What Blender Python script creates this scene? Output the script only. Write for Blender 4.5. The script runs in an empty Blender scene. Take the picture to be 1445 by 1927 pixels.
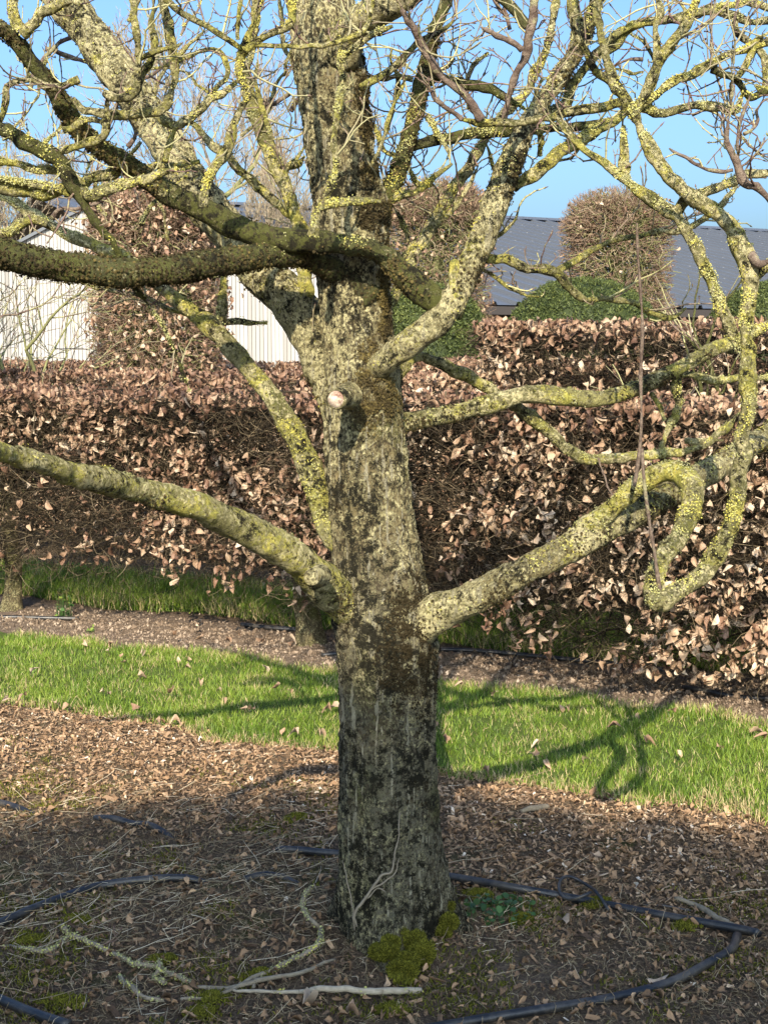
import bpy, math
import numpy as np
from math import radians, sin, cos, tan, pi
S = bpy.context.scene
RS = np.random.RandomState(7)

# ------------------------------------------------------------------ camera
CAMZ = 1.60; PITCH = radians(6.45); F = 2680.0; CX, CY = 722.5, 963.5
cd = bpy.data.cameras.new('camera'); cam = bpy.data.objects.new('camera', cd)
S.collection.objects.link(cam); S.camera = cam
cam.location = (0, 0, CAMZ); cam.rotation_euler = (pi/2 - PITCH, 0, 0)
cd.sensor_fit = 'VERTICAL'; cd.sensor_height = 36; cd.lens = 36*F/1927
cd.clip_start = 0.05; cd.clip_end = 2000

# ------------------------------------------------------------------ light
SUN_EL = radians(31); SUN_AZ = radians(-5)      # light travels towards +Y, a little to the right
w = bpy.data.worlds.new('World'); S.world = w; w.use_nodes = True
nt = w.node_tree; bg = nt.nodes['Background']
sky = nt.nodes.new('ShaderNodeTexSky'); sky.sky_type = 'NISHITA'; sky.sun_disc = False
sky.sun_elevation = SUN_EL; sky.sun_rotation = radians(180) - SUN_AZ*-1
sky.air_density = 1.0; sky.dust_density = 4.2; sky.ozone_density = 2.5; sky.altitude = 0
tint = nt.nodes.new('ShaderNodeMix'); tint.data_type = 'RGBA'; tint.blend_type = 'MULTIPLY'; tint.inputs[0].default_value = 1
tint.inputs[7].default_value = (.66, .84, 1.04, 1); nt.links.new(sky.outputs[0], tint.inputs[6])
nt.links.new(tint.outputs[2], bg.inputs[0]); bg.inputs[1].default_value = 0.145
ld = bpy.data.lights.new('sun', 'SUN'); ld.energy = 4.8; ld.angle = radians(0.53); ld.color = (1, 0.89, 0.72)
sun = bpy.data.objects.new('sun', ld); S.collection.objects.link(sun)
sun.rotation_euler = (pi/2 - SUN_EL, 0, SUN_AZ)
S.view_settings.view_transform = 'Standard'; S.view_settings.look = 'None'
S.view_settings.exposure = 0.96; S.view_settings.gamma = 1
SUND = np.array([sin(-SUN_AZ)*cos(SUN_EL), cos(SUN_AZ)*cos(SUN_EL), -sin(SUN_EL)])

# ------------------------------------------------------------------ projection helpers
def ray(px, py):
    dx = (px-CX)/F; dz = -(py-CY)/F
    return np.array([dx, cos(PITCH)+dz*sin(PITCH), -sin(PITCH)+dz*cos(PITCH)])
def at(px, py, Y):
    d = ray(px, py); t = Y/d[1]
    return np.array([d[0]*t, Y, CAMZ+d[2]*t]), t
def G(px, py, z=0.0):
    d = ray(px, py); t = (z-CAMZ)/d[2]
    return np.array([d[0]*t, d[1]*t, z])
def proj(P):
    q = P-np.array([0, 0, CAMZ])
    dep = q[:, 1]*cos(PITCH)-q[:, 2]*sin(PITCH); up = q[:, 1]*sin(PITCH)+q[:, 2]*cos(PITCH)
    dep = np.maximum(dep, 0.01)
    return CX+F*q[:, 0]/dep, CY-F*up/dep

# ------------------------------------------------------------------ noise
def _h(i, j, k):
    n = (i*374761393+j*668265263+k*1274126177) & 0xFFFFFFFF
    n = ((n ^ (n >> 13))*1274126177) & 0xFFFFFFFF
    n = ((n ^ (n >> 16))*2246822519) & 0xFFFFFFFF
    return ((n ^ (n >> 15)) & 0xFFFF)/65535.0
def vn(P):
    f = np.floor(P); t = P-f; t = t*t*(3-2*t); I = f.astype(np.int64)
    r = 0
    for a in (0, 1):
        for b in (0, 1):
            for c in (0, 1):
                wgt = (t[:, 0] if a else 1-t[:, 0])*(t[:, 1] if b else 1-t[:, 1])*(t[:, 2] if c else 1-t[:, 2])
                r = r+wgt*_h(I[:, 0]+a, I[:, 1]+b, I[:, 2]+c)
    return r
def fbm(P, scale, octs=4, seed=0.0):
    r = 0; a = 0.5; s = scale; tot = 0
    for o in range(octs):
        r = r+a*vn(P*s+seed+o*17.3); tot += a; a *= 0.5; s *= 2.03
    return r/tot
def xyz(x, y, z=0.0):
    x = np.asarray(x, float); return np.stack([x, np.broadcast_to(y, x.shape), np.broadcast_to(z, x.shape)], 1)

# rows of the nursery: c = distance across the rows
NX, NY = 0.475, 0.88; UX, UY = 0.88, -0.475
def cval(x, y): return NX*x+NY*y
def row(s, c): return (s*UX+c*NX, s*UY+c*NY)
def groundz(x, y):
    x = np.atleast_1d(np.asarray(x, float)); y = np.atleast_1d(np.asarray(y, float))
    P = xyz(x, y)
    c = cval(x, y)
    z = (fbm(P, 2.2, 3, 3.1)-.5)*0.05
    bed = np.clip((4.75-c)/.15, 0, 1)
    z = z+bed*((fbm(P, 14, 3, 8.8)-.5)*0.035)
    d = np.clip(1-np.abs(c-6.42)/.36, 0, 1)**.5
    z = z+d*((fbm(P, 20, 3, 5.5)-.5)*0.07+.01)
    far = np.clip((np.hypot(x, y-5)-9)/10, 0, 1)
    z = z*(1-far)
    r = np.hypot(x-.02, y-3.75)
    z = z+0.035*np.exp(-(r/.33)**2)
    return z
def gz(x, y): return float(groundz(x, y)[0])

# ------------------------------------------------------------------ mesh building
class MB:
    def __init__(s): s.v = []; s.f = []; s.n = 0; s.r = []; s.sm = []
    def add(s, V, Fc, rnd=0.5, smooth=True):
        V = np.asarray(V, float).reshape(-1, 3); Fc = np.asarray(Fc, np.int64)
        s.v.append(V); s.f.append(Fc+s.n); s.n += len(V)
        s.r.append(np.broadcast_to(np.asarray(rnd, float), (len(V),))); s.sm.append((len(Fc), smooth))
        return s
    def verts(s): return np.concatenate(s.v)
ORG = {}
def link(o, parent=None):
    S.collection.objects.link(o)
    if parent is not None: o.parent = parent
def build(mb, name, mat, parent=None, org=None, kind=None):
    if not mb.n: return None
    V = mb.verts(); R = np.concatenate(mb.r)
    if parent is not None: og = ORG[parent.name]; loc = (0, 0, 0)
    else:
        og = np.array(org if org is not None else (0, 0, 0), float); loc = tuple(og)
    V = V-og
    tot = np.concatenate([np.full(len(f), f.shape[1]) for f in mb.f]); idx = np.concatenate([f.ravel() for f in mb.f])
    me = bpy.data.meshes.new(name)
    me.vertices.add(len(V)); me.vertices.foreach_set('co', V.ravel().astype(np.float32))
    me.loops.add(len(idx)); me.loops.foreach_set('vertex_index', idx.astype(np.int32))
    me.polygons.add(len(tot)); st = np.concatenate([[0], np.cumsum(tot)[:-1]])
    me.polygons.foreach_set('loop_start', st.astype(np.int32)); me.polygons.foreach_set('loop_total', tot.astype(np.int32))
    me.polygons.foreach_set('use_smooth', np.concatenate([np.full(n, b) for n, b in mb.sm]))
    at_ = me.attributes.new('rnd', 'FLOAT', 'POINT'); at_.data.foreach_set('value', R.astype(np.float32))
    me.update(calc_edges=True)
    me.materials.append(mat)
    o = bpy.data.objects.new(name, me); link(o, parent)
    if parent is None: o.location = loc
    ORG[o.name] = og
    if kind: o['kind'] = kind
    return o
def thing(name, label, cat, loc, group=None):
    o = bpy.data.objects.new(name, None); S.collection.objects.link(o); o.location = loc
    o.empty_display_size = .1
    o['label'] = label; o['category'] = cat
    if group: o['group'] = group
    ORG[o.name] = np.array(loc, float); return o
def tag(o, label, cat, group=None, kind=None):
    o['label'] = label; o['category'] = cat
    if group: o['group'] = group
    if kind: o['kind'] = kind
    return o

def box(mb, x0, x1, y0, y1, z0, z1, rnd=.5):
    V = np.array([(x, y, z) for x in (x0, x1) for y in (y0, y1) for z in (z0, z1)])
    mb.add(V, [(0, 1, 3, 2), (4, 6, 7, 5), (0, 4, 5, 1), (2, 3, 7, 6), (0, 2, 6, 4), (1, 5, 7, 3)], rnd, False)
def norm(a): return a/np.maximum(np.linalg.norm(a, axis=-1, keepdims=True), 1e-9)
def segs(mb, P0, P1, r0, r1, n=3, rnd=.5):
    P0 = np.asarray(P0, float); P1 = np.asarray(P1, float); N = len(P0)
    d = norm(P1-P0); ref = np.where(np.abs(d[:, 2:3]) > .9, [[1., 0, 0]], [[0, 0, 1.]])
    a = norm(np.cross(d, ref)); b = np.cross(d, a)
    r0 = np.broadcast_to(r0, (N,)); r1 = np.broadcast_to(r1, (N,))
    th = np.arange(n)*2*pi/n
    off = a[:, None, :]*np.cos(th)[None, :, None]+b[:, None, :]*np.sin(th)[None, :, None]
    V = np.concatenate([P0[:, None, :]+off*r0[:, None, None], P1[:, None, :]+off*r1[:, None, None]], 1).reshape(-1, 3)
    base = (np.arange(N)*2*n)[:, None, None]
    q = np.array([(i, (i+1) % n, n+(i+1) % n, n+i) for i in range(n)])[None]
    mb.add(V, (base+q).reshape(-1, 4), np.repeat(np.broadcast_to(rnd, (N,)), 2*n))
def cr(pts, step):
    """Catmull-Rom through rows of pts (k columns); step function of distance"""
    P = np.asarray(pts, float); out = []
    Q = np.vstack([2*P[0]-P[1], P, 2*P[-1]-P[-2]])
    for i in range(1, len(Q)-2):
        L = np.linalg.norm(Q[i+1, :3]-Q[i, :3]); n = max(1, int(math.ceil(L/step)))
        for t in np.arange(n)/n:
            a, b, c, d = Q[i-1], Q[i], Q[i+1], Q[i+2]
            out.append(.5*((2*b)+(-a+c)*t+(2*a-5*b+4*c-d)*t*t+(-a+3*b-3*c+d)*t**3))
    out.append(Q[-2]); return np.array(out)
def tube(mb, C, R, n=8, disp=0.0, dscale=30, cap=True, rnd=.5, seed=0., lobes=None):
    C = np.asarray(C, float); R = np.broadcast_to(np.asarray(R, float), (len(C),)).copy()
    T = norm(np.gradient(C, axis=0)); a = np.cross(T[0], [0.3, .1, 1.]);
    if np.linalg.norm(a) < .05: a = np.cross(T[0], [1., 0, 0])
    a = a/np.linalg.norm(a); A = [a]
    for i in range(1, len(C)):
        a = a-T[i]*np.dot(a, T[i]); a = a/np.linalg.norm(a); A.append(a)
    A = np.array(A); B = np.cross(T, A)
    th = np.arange(n)*2*pi/n
    off = A[:, None, :]*np.cos(th)[None, :, None]+B[:, None, :]*np.sin(th)[None, :, None]
    V = C[:, None, :]+off*R[:, None, None]
    Vf = V.reshape(-1, 3); of = off.reshape(-1, 3)
    if disp:
        k = (fbm(Vf, dscale, 3, seed)-.5)*2
        k2 = (fbm(Vf, dscale*.3, 2, seed+9)-.5)*2
        Vf = Vf+of*(disp*(k+.9*k2))[:, None]
    if lobes is not None: Vf = lobes(Vf, of, np.repeat(np.arange(len(C)), n), np.tile(th, len(C)))
    m = len(C)
    i = np.arange(m-1)[:, None]*n; j = np.arange(n)[None, :]; j2 = (j+1) % n
    q = np.stack([i+j, i+j2, i+n+j2, i+n+j], -1).reshape(-1, 4)
    mb.add(Vf, q, rnd)
    if cap:
        base = mb.n-m*n
        for k0, o in ((0, C[0]), ((m-1)*n, C[-1])):
            mb.add([o], np.zeros((0, 3), int), rnd)
            ci = mb.n-1
            t = np.array([((base+k0+jj) if k0 else base+k0+(jj+1) % n, (base+k0+(jj+1) % n) if k0 else base+k0+jj, ci) for jj in range(n)])
            mb.f.append(t); mb.sm.append((len(t), True))
    return Vf, of
def rotm(N, rs, flat=None, yaw=None):
    """random rotation matrices; flat = max tilt from lying on the ground"""
    yaw = rs.uniform(0, 2*pi, N) if yaw is None else yaw
    if flat is None: pitch = np.arccos(rs.uniform(-1, 1, N)); roll = rs.uniform(0, 2*pi, N)
    else: pitch = rs.normal(0, flat, N); roll = rs.normal(0, flat, N)
    cz, sz, cy, sy, cx, sx = np.cos(yaw), np.sin(yaw), np.cos(pitch), np.sin(pitch), np.cos(roll), np.sin(roll)
    M = np.empty((N, 3, 3))
    M[:, 0, 0] = cz*cy; M[:, 0, 1] = cz*sy*sx-sz*cx; M[:, 0, 2] = cz*sy*cx+sz*sx
    M[:, 1, 0] = sz*cy; M[:, 1, 1] = sz*sy*sx+cz*cx; M[:, 1, 2] = sz*sy*cx-cz*sx
    M[:, 2, 0] = -sy; M[:, 2, 1] = cy*sx; M[:, 2, 2] = cy*cx
    return M
def inst(mb, T, Fc, pos, M, scale, rnd, smooth=True):
    T = np.asarray(T, float); N = len(pos); k = len(T); scale = np.asarray(scale, float)
    sc = scale[:, None, None] if scale.ndim == 1 else scale[:, None, :]
    V = np.einsum('nij,nkj->nki', M, T[None]*sc)+pos[:, None, :]
    Fi = (np.arange(N)[:, None, None]*k+np.asarray(Fc)[None]).reshape(-1, len(Fc[0]))
    mb.add(V.reshape(-1, 3), Fi, np.repeat(rnd, k), smooth)
def leaf_t(curl, fold, twist=0.0, wid=.33):
    """a dry beech leaf, length 1 along +x, 4 sections x 3"""
    V = []; prof = [0.05, .70, 1.0, .78, .06]
    for i, p in enumerate(prof):
        t = i/4; ang = curl*(t-.3); x = t*(1-.12*abs(curl)); z = -.22*curl*(t-.3)**2*2
        for s in (-1, 0, 1):
            y = s*wid*p+.10*sin(curl*3+t*5)*t; zz = z+fold*abs(s)*p*.27+twist*s*p*(t-.5)*.6+(.06*sin(9*t+s*2.3+curl*5)*(s != 0))
            V.append((x+.05*s*sin(curl*9+t*4), y*cos(fold*.6), zz))
    Fc = [(3*i+j, 3*i+j+1, 3*i+4+j, 3*i+3+j) for i in range(4) for j in range(2)]
    return np.array(V), Fc
LEAVES = [leaf_t(c, f, t) for c, f, t in ((1.2, .9, .3), (-1.6, 1.2, .8), (2.2, .5, -1.), (.6, 1.6, .6), (-.8, -1., -.9), (2.8, 1.4, .2))]
def leaves(mb, pos, size, rs, M=None, rnd=None):
    n = len(pos); M = rotm(n, rs) if M is None else M; rnd = rs.rand(n) if rnd is None else rnd
    k = rs.randint(0, len(LEAVES), n)
    for i, (T, Fc) in enumerate(LEAVES):
        m = k == i
        if m.any(): inst(mb, T, Fc, pos[m], M[m], size[m], rnd[m])
def hang(n, rs, spread=.6):
    """rotations that point +x mostly downward"""
    x = norm(np.stack([rs.normal(0, spread, n), rs.normal(0, spread, n), -np.ones(n)], 1))
    r = norm(rs.normal(size=(n, 3))); y = norm(np.cross(r, x)); z = np.cross(x, y)
    return np.stack([x, y, z], 2)
def wander(mb, P, D, steps, L, r0, r1, rs, kink=.5, n=3, rnd=None, lift=0.0, zmax=None):
    """many thin twigs at once, each a short random walk"""
    N = len(P); rnd = rs.rand(N) if rnd is None else rnd; D = norm(D); L = np.broadcast_to(L, (N,))
    pts = [P]
    for k in range(steps):
        D = norm(D+rs.normal(0, kink, (N, 3))+np.array([0, 0, lift])); Pn = P+D*(L/steps)[:, None]
        if zmax is not None: Pn[:, 2] = np.minimum(Pn[:, 2], zmax-rs.rand(N)*.05)
        ra = r0+(r1-r0)*k/steps; rb = r0+(r1-r0)*(k+1)/steps
        segs(mb, P, Pn, ra, rb, n, rnd); P = Pn; pts.append(P)
    return pts

# ------------------------------------------------------------------ materials
class NM:
    def __init__(s, name, rough=.9, spec=.2):
        s.m = bpy.data.materials.new(name); s.m.use_nodes = True; s.t = s.m.node_tree
        s.b = s.t.nodes['Principled BSDF']; s.b.inputs['Roughness'].default_value = rough
        s.b.inputs['Specular IOR Level'].default_value = spec
        g = s.t.nodes.new('ShaderNodeNewGeometry'); s.pos = g.outputs['Position']; s.nrm = g.outputs['Normal']
        a = s.t.nodes.new('ShaderNodeAttribute'); a.attribute_name = 'rnd'; s.rnd = a.outputs['Fac']
    def L(s, a, b): s.t.links.new(a, b)
    def put(s, sock, v):
        if hasattr(v, 'default_value') or hasattr(v, 'links'): s.L(v, sock)
        else: sock.default_value = v
    def map(s, sx, sy, sz, src=None):
        n = s.t.nodes.new('ShaderNodeMapping'); n.inputs['Scale'].default_value = (sx, sy, sz); s.L(src or s.pos, n.inputs[0]); return n.outputs[0]
    def noise(s, scale, det=4, rough=.55, vec=None, dist=0.):
        n = s.t.nodes.new('ShaderNodeTexNoise'); n.inputs['Scale'].default_value = scale; n.inputs['Detail'].default_value = det
        n.inputs['Roughness'].default_value = rough; n.inputs['Distortion'].default_value = dist; s.L(vec or s.pos, n.inputs['Vector']); return n.outputs['Fac']
    def vor(s, scale, vec=None, feat='F1'):
        n = s.t.nodes.new('ShaderNodeTexVoronoi'); n.feature = feat; n.inputs['Scale'].default_value = scale; s.L(vec or s.pos, n.inputs['Vector']); return n.outputs['Distance']
    def step(s, v, lo, hi, a=0., b=1.):
        n = s.t.nodes.new('ShaderNodeMapRange'); n.clamp = True; s.put(n.inputs[0], v)
        for i, x in enumerate((lo, hi, a, b)): n.inputs[i+1].default_value = x
        return n.outputs[0]
    def math(s, op, a, b=0.):
        n = s.t.nodes.new('ShaderNodeMath'); n.operation = op; s.put(n.inputs[0], a); s.put(n.inputs[1], b); return n.outputs[0]
    def mix(s, f, a, b, mode='MIX'):
        n = s.t.nodes.new('ShaderNodeMix'); n.data_type = 'RGBA'; n.blend_type = mode; s.put(n.inputs[0], f)
        for k, v in ((6, a), (7, b)):
            if isinstance(v, tuple): n.inputs[k].default_value = (*v, 1)
            else: s.L(v, n.inputs[k])
        return n.outputs[2]
    def ramp(s, f, stops, interp='LINEAR'):
        n = s.t.nodes.new('ShaderNodeValToRGB'); s.put(n.inputs[0], f); c = n.color_ramp; c.interpolation = interp
        while len(c.elements) > 1: c.elements.remove(c.elements[-1])
        c.elements[0].position = stops[0][0]; c.elements[0].color = (*stops[0][1], 1)
        for p, col in stops[1:]:
            e = c.elements.new(p); e.color = (*col, 1)
        return n.outputs[0]
    def z(s, v=None, k=2):
        n = s.t.nodes.new('ShaderNodeSeparateXYZ'); s.L(v or s.nrm, n.inputs[0]); return n.outputs[k]
    def bump(s, h, dist=.01, strength=1.):
        n = s.t.nodes.new('ShaderNodeBump'); n.inputs['Distance'].default_value = dist; n.inputs['Strength'].default_value = strength
        s.put(n.inputs['Height'], h); s.L(n.outputs[0], s.b.inputs['Normal'])
    def col(s, c):
        if isinstance(c, tuple): s.b.inputs['Base Color'].default_value = (*c, 1)
        else: s.L(c, s.b.inputs['Base Color'])
        return s
    def trans(s, col, fac):
        """thin leaf: part of the light passes through"""
        tr = s.t.nodes.new('ShaderNodeBsdfTranslucent'); mx = s.t.nodes.new('ShaderNodeMixShader'); mx.inputs[0].default_value = fac
        s.put(tr.inputs[0], col if not isinstance(col, tuple) else (*col, 1)); out = s.t.nodes['Material Output']
        s.L(s.b.outputs[0], mx.inputs[1]); s.L(tr.outputs[0], mx.inputs[2]); s.L(mx.outputs[0], out.inputs[0])

def bark_mat(name, cream=.5, yellow=.3, black=.5, green=.3, base=(.17, .145, .085), streak=1.0, dark_low=False, fleck=.5):
    n = NM(name, .92, .15)
    big = n.noise(2.6, 3); vs = n.map(1, 1, .16)
    c = n.mix(n.step(n.noise(55, 5, .6, vs), .35, .7), tuple(x*.45 for x in base), tuple(x*1.25 for x in base))
    if dark_low: c = n.mix(n.step(n.z(n.pos), 1.15, .8, 0, .7), c, n.mix(n.noise(110, 5, .8), (.07, .068, .05), (.27, .26, .19)))
    # green algae film
    c = n.mix(n.step(n.noise(5, 4), .62-green*.3, .72-green*.15, 0, .75), c, (.12, .125, .03))
    # thin pale vertical cracks
    # cream crust lichen in ragged patches
    fine = n.noise(95, 8, .82); mid = n.noise(15, 6, .7)
    k = n.math('ADD', n.math('MULTIPLY', fine, .85), n.math('ADD', n.math('MULTIPLY', mid, .28), n.math('MULTIPLY', big, .25)))
    if dark_low: k = n.math('SUBTRACT', k, n.step(n.z(n.pos), 1.15, .85, 0, .06))
    cr_ = n.step(k, .775-cream*.16, .85-cream*.16)
    pale = n.mix(n.step(n.noise(42, 6, .8), .3, .7), (.38, .33, .15), (.92, .82, .46))
    c = n.mix(cr_, c, pale)
    fl = n.math('ADD', n.math('MULTIPLY', n.noise(135, 3, .6, n.map(1, 1, .7)), .75), n.math('MULTIPLY', n.noise(9, 4, .6), .35))
    c = n.mix(n.step(fl, .64-fleck*.1, .70-fleck*.1, 0, .85), c, n.mix(n.noise(50, 3), (.05, .036, .022), (.13, .10, .06)))
    # yellow lichen
    kk = n.math('ADD', n.math('MULTIPLY', n.noise(9, 5, .65), .5), n.math('MULTIPLY', n.noise(75, 7, .85), .52))
    c = n.mix(n.step(kk, .66-yellow*.18, .71-yellow*.18), c, n.mix(n.step(n.noise(45, 4), .4, .62), (.44, .42, .10), (.76, .67, .16)))
    if streak:
        st = n.noise(80, 2, .5, n.map(1, 1, .045)); c = n.mix(n.step(st, .60, .64, 0, .85*streak), c, (.52, .47, .32))
    # black moss specks
    bl = n.math('ADD', n.math('MULTIPLY', n.noise(36, 10, .85), .8), n.math('MULTIPLY', n.noise(4.2, 3), .3))
    if dark_low:
        zz = n.z(n.pos); bl = n.math('ADD', bl, n.step(zz, 1.2, .9, 0, .035))
    c = n.mix(n.step(bl, .65-black*.10, .69-black*.10), c, (.028, .025, .014))
    n.col(c)
    h = n.math('ADD', n.math('MULTIPLY', fine, .8), n.math('ADD', n.math('MULTIPLY', n.noise(60, 4, .6, vs), .6), n.math('MULTIPLY', cr_, .25)))
    n.bump(h, .022, 1.)
    return n.m
M_TRUNK = bark_mat('lichened_trunk_bark', .88, .24, .80, .25, (.33, .265, .13), 1., True, .85)
M_LIMB = bark_mat('lichened_limb_bark', .80, .84, .76, .5, (.36, .33, .13), 0, False, .45)
M_MOSSY = bark_mat('mossy_limb_bark', .25, .36, .85, .9, (.13, .13, .05), 0, False, .5)
M_LIMB2 = bark_mat('pale_limb_bark', .92, .58, .86, .35, (.38, .32, .15), .6, False, .6)
def simple_bark(name, a, b, scale=40):
    n = NM(name, .9, .15); c = n.mix(n.noise(scale, 5, .65), a, b); n.col(c); n.bump(n.noise(90, 4), .004, .6); return n.m
n = NM('twig_bark', .65, .3)
c = n.ramp(n.rnd, [(0, (.13, .075, .06)), (.4, (.18, .13, .095)), (.7, (.28, .26, .14)), (1, (.42, .39, .18))])
c = n.mix(n.step(n.noise(35, 4, .7), .5, .6, 0, .7), c, (.27, .25, .12)); n.col(c); n.bump(n.noise(150, 3), .002, .5); M_TWIG = n.m
n = NM('young_bark', .7, .25); c = n.mix(n.step(n.noise(30, 5, .7), .4, .6), (.09, .06, .045), (.20, .15, .11)); c = n.mix(n.step(n.noise(14, 5, .7), .55, .62, 0, .8), c, (.30, .28, .15)); n.col(c); n.bump(n.noise(110, 5, .7), .008, 1.); M_YOUNG = n.m
n = NM('lichen', .95, .05)
c = n.ramp(n.rnd, [(0, (.27, .26, .15)), (.45, (.43, .42, .19)), (.75, (.53, .49, .13)), (1, (.66, .54, .06))])
n.col(c); n.trans(c, .15); M_LICHEN = n.m
n = NM('moss', .95, .05); c = n.ramp(n.rnd, [(0, (.05, .05, .014)), (.5, (.13, .13, .022)), (1, (.30, .29, .04))]); n.col(c); n.trans(c, .2); M_MOSS = n.m
n = NM('dark_moss', .95, .05); c = n.ramp(n.rnd, [(0, (.014, .011, .007)), (.6, (.05, .038, .018)), (1, (.13, .10, .035))]); n.col(c); M_DMOSS = n.m
n = NM('dry_beech_leaf', .55, .35)
c = n.ramp(n.rnd, [(0, (.11, .06, .038)), (.3, (.26, .15, .095)), (.6, (.40, .265, .165)), (.85, (.54, .40, .27)), (1, (.68, .54, .39))])
c = n.mix(n.step(n.noise(60, 4), .45, .75, 0, .3), c, (.25, .12, .07)); n.col(c); n.trans(c, .22); n.bump(n.noise(140, 3), .003, .5); M_LEAF = n.m
n = NM('hedge_twig', .85, .15); c = n.ramp(n.rnd, [(0, (.012, .009, .006)), (.5, (.045, .034, .02)), (.8, (.12, .09, .055)), (1, (.26, .20, .12))]); n.col(c); M_HTWIG = n.m
n = NM('clipped_twig', .85, .15); c = n.ramp(n.rnd, [(0, (.13, .08, .055)), (.5, (.25, .165, .11)), (1, (.38, .30, .20))]); n.col(c); M_CTWIG = n.m
n = NM('far_twig', .9, .1); c = n.ramp(n.rnd, [(0, (.22, .17, .12)), (1, (.36, .30, .2))]); n.col(c); M_FTWIG = n.m
n = NM('algae_branch', .9, .1); c = n.mix(n.noise(12, 4), (.12, .12, .05), (.28, .27, .12)); n.col(c); M_ALGAE = n.m
n = NM('yew_needles', .6, .3); c = n.ramp(n.rnd, [(0, (.022, .032, .008)), (.5, (.07, .09, .022)), (1, (.17, .19, .05))]); n.col(c); n.trans(c, .1); M_YEW = n.m
n = NM('grass_blade', .5, .35)
c = n.ramp(n.rnd, [(0, (.055, .10, .012)), (.4, (.14, .225, .024)), (.75, (.26, .34, .045)), (.93, (.40, .43, .10)), (1, (.50, .40, .20))]); n.col(c); n.trans(c, .3); M_GRASS = n.m
n = NM('lawn_soil', .95, .1); c = n.mix(n.noise(30, 5), (.05, .07, .02), (.10, .14, .03)); n.col(c); n.bump(n.noise(60, 4), .02); M_LAWN = n.m
# bare soil and mulch
n = NM('bed_soil', .95, .1)
mul = n.ramp(n.noise(75, 10, .9), [(.33, (.022, .016, .011)), (.46, (.085, .06, .04)), (.56, (.20, .14, .085)), (.7, (.42, .32, .22))])
mos = n.mix(n.step(n.noise(3.2, 5, .7), .56, .66, 0, .8), mul, n.mix(n.noise(50, 5), (.03, .035, .01), (.10, .11, .03)))
drt = n.ramp(n.noise(40, 9, .85), [(.3, (.06, .045, .03)), (.5, (.19, .14, .10)), (.7, (.34, .26, .19))])
c = n.mix(n.rnd, mos, drt); n.col(c); n.bump(n.noise(50, 8, .7), .03, 1.); M_SOIL = n.m
n = NM('litter', .8, .2)
c = n.ramp(n.rnd, [(0, (.08, .05, .03)), (.3, (.22, .135, .075)), (.6, (.36, .23, .13)), (.85, (.48, .33, .20)), (.97, (.58, .44, .30)), (1, (.66, .56, .43))]); n.col(c); n.bump(n.noise(120, 3), .003); M_LITTER = n.m
n = NM('straw', .7, .3); c = n.ramp(n.rnd, [(0, (.14, .10, .055)), (.6, (.30, .23, .13)), (1, (.62, .52, .36))]); n.col(c); M_STRAW = n.m
n = NM('black_pipe', .38, .5); c = n.mix(n.step(n.noise(9, 5, .7), .45, .75), (.014, .015, .017), (.10, .085, .065)); n.col(c); n.bump(n.noise(300, 2), .0008); M_PIPE = n.m
n = NM('cut_wood', .8, .2); ring = n.noise(60, 4, .6); c = n.mix(n.step(n.noise(26, 4, .7), .42, .6), (.62, .52, .40), (.18, .10, .07)); n.col(c); n.bump(ring, .003); M_CUT = n.m
n = NM('pale_boards', .8, .15); c = n.ramp(n.rnd, [(0, (.25, .235, .21)), (.5, (.34, .325, .30)), (1, (.41, .39, .36))]); c = n.mix(n.step(n.noise(3, 4, .6, n.map(6, 6, .5)), .5, .8, 0, .35), c, (.36, .32, .28)); n.col(c); M_BOARD = n.m
n = NM('dark_gap', .9, .1); n.col((.17, .15, .13)); M_GAP = n.m
n = NM('dark_boards', .8, .2); c = n.ramp(n.rnd, [(0, (.035, .03, .028)), (1, (.11, .095, .085))]); n.col(c); M_DBOARD = n.m
n = NM('grey_metal_roof', .45, .4); c = n.mix(n.noise(.7, 4), (.085, .092, .102), (.115, .122, .135)); n.col(c); n.b.inputs['Metallic'].default_value = .15; M_ROOF = n.m
n = NM('ivy_leaf', .45, .4); c = n.ramp(n.rnd, [(0, (.03, .07, .02)), (.7, (.07, .14, .035)), (1, (.28, .34, .06))]); n.col(c); n.trans(c, .2); M_IVY = n.m
M_DEADWOOD = simple_bark('dead_wood', (.10, .08, .055), (.33, .28, .20), 60)
M_HSTEM = bark_mat('hedge_stem_bark', .5, .2, .25, .7, (.22, .18, .10), 0)

# ------------------------------------------------------------------ ground
def spaced(a, b, st, lo, hi, g=1.18):
    mid = list(np.arange(a, b+1e-6, st)); L = []; d = st; x = a
    while x > lo: d = min(d*g, 20); x -= d; L.append(x)
    R = []; d = st; x = mid[-1]
    while x < hi: d = min(d*g, 20); x += d; R.append(x)
    return np.array(L[::-1]+mid+R)
gx = spaced(-3.0, 2.6, .022, -160, 160); gy = spaced(2.4, 9.4, .022, -60, 320)
X, Y = np.meshgrid(gx, gy, indexing='ij'); x = X.ravel(); y = Y.ravel(); c = cval(x, y)
mb = MB(); nx, ny = len(gx), len(gy)
i = np.arange(nx-1)[:, None]*ny; j = np.arange(ny-1)[None]
dirt = np.clip(1-np.maximum(np.abs(c-6.42)-.38, 0)/.12, 0, 1)*1.
tr = np.exp(-(np.hypot(x-.33, y-3.45)/.22)**2)*.55
mb.add(xyz(x, y, 0)+np.stack([x*0, x*0, groundz(x, y)], 1), np.stack([i+j, i+ny+j, i+ny+j+1, i+j+1], -1).reshape(-1, 4), np.clip(dirt+tr, 0, 1))
build(mb, 'ground', M_SOIL, kind='structure')

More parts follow.
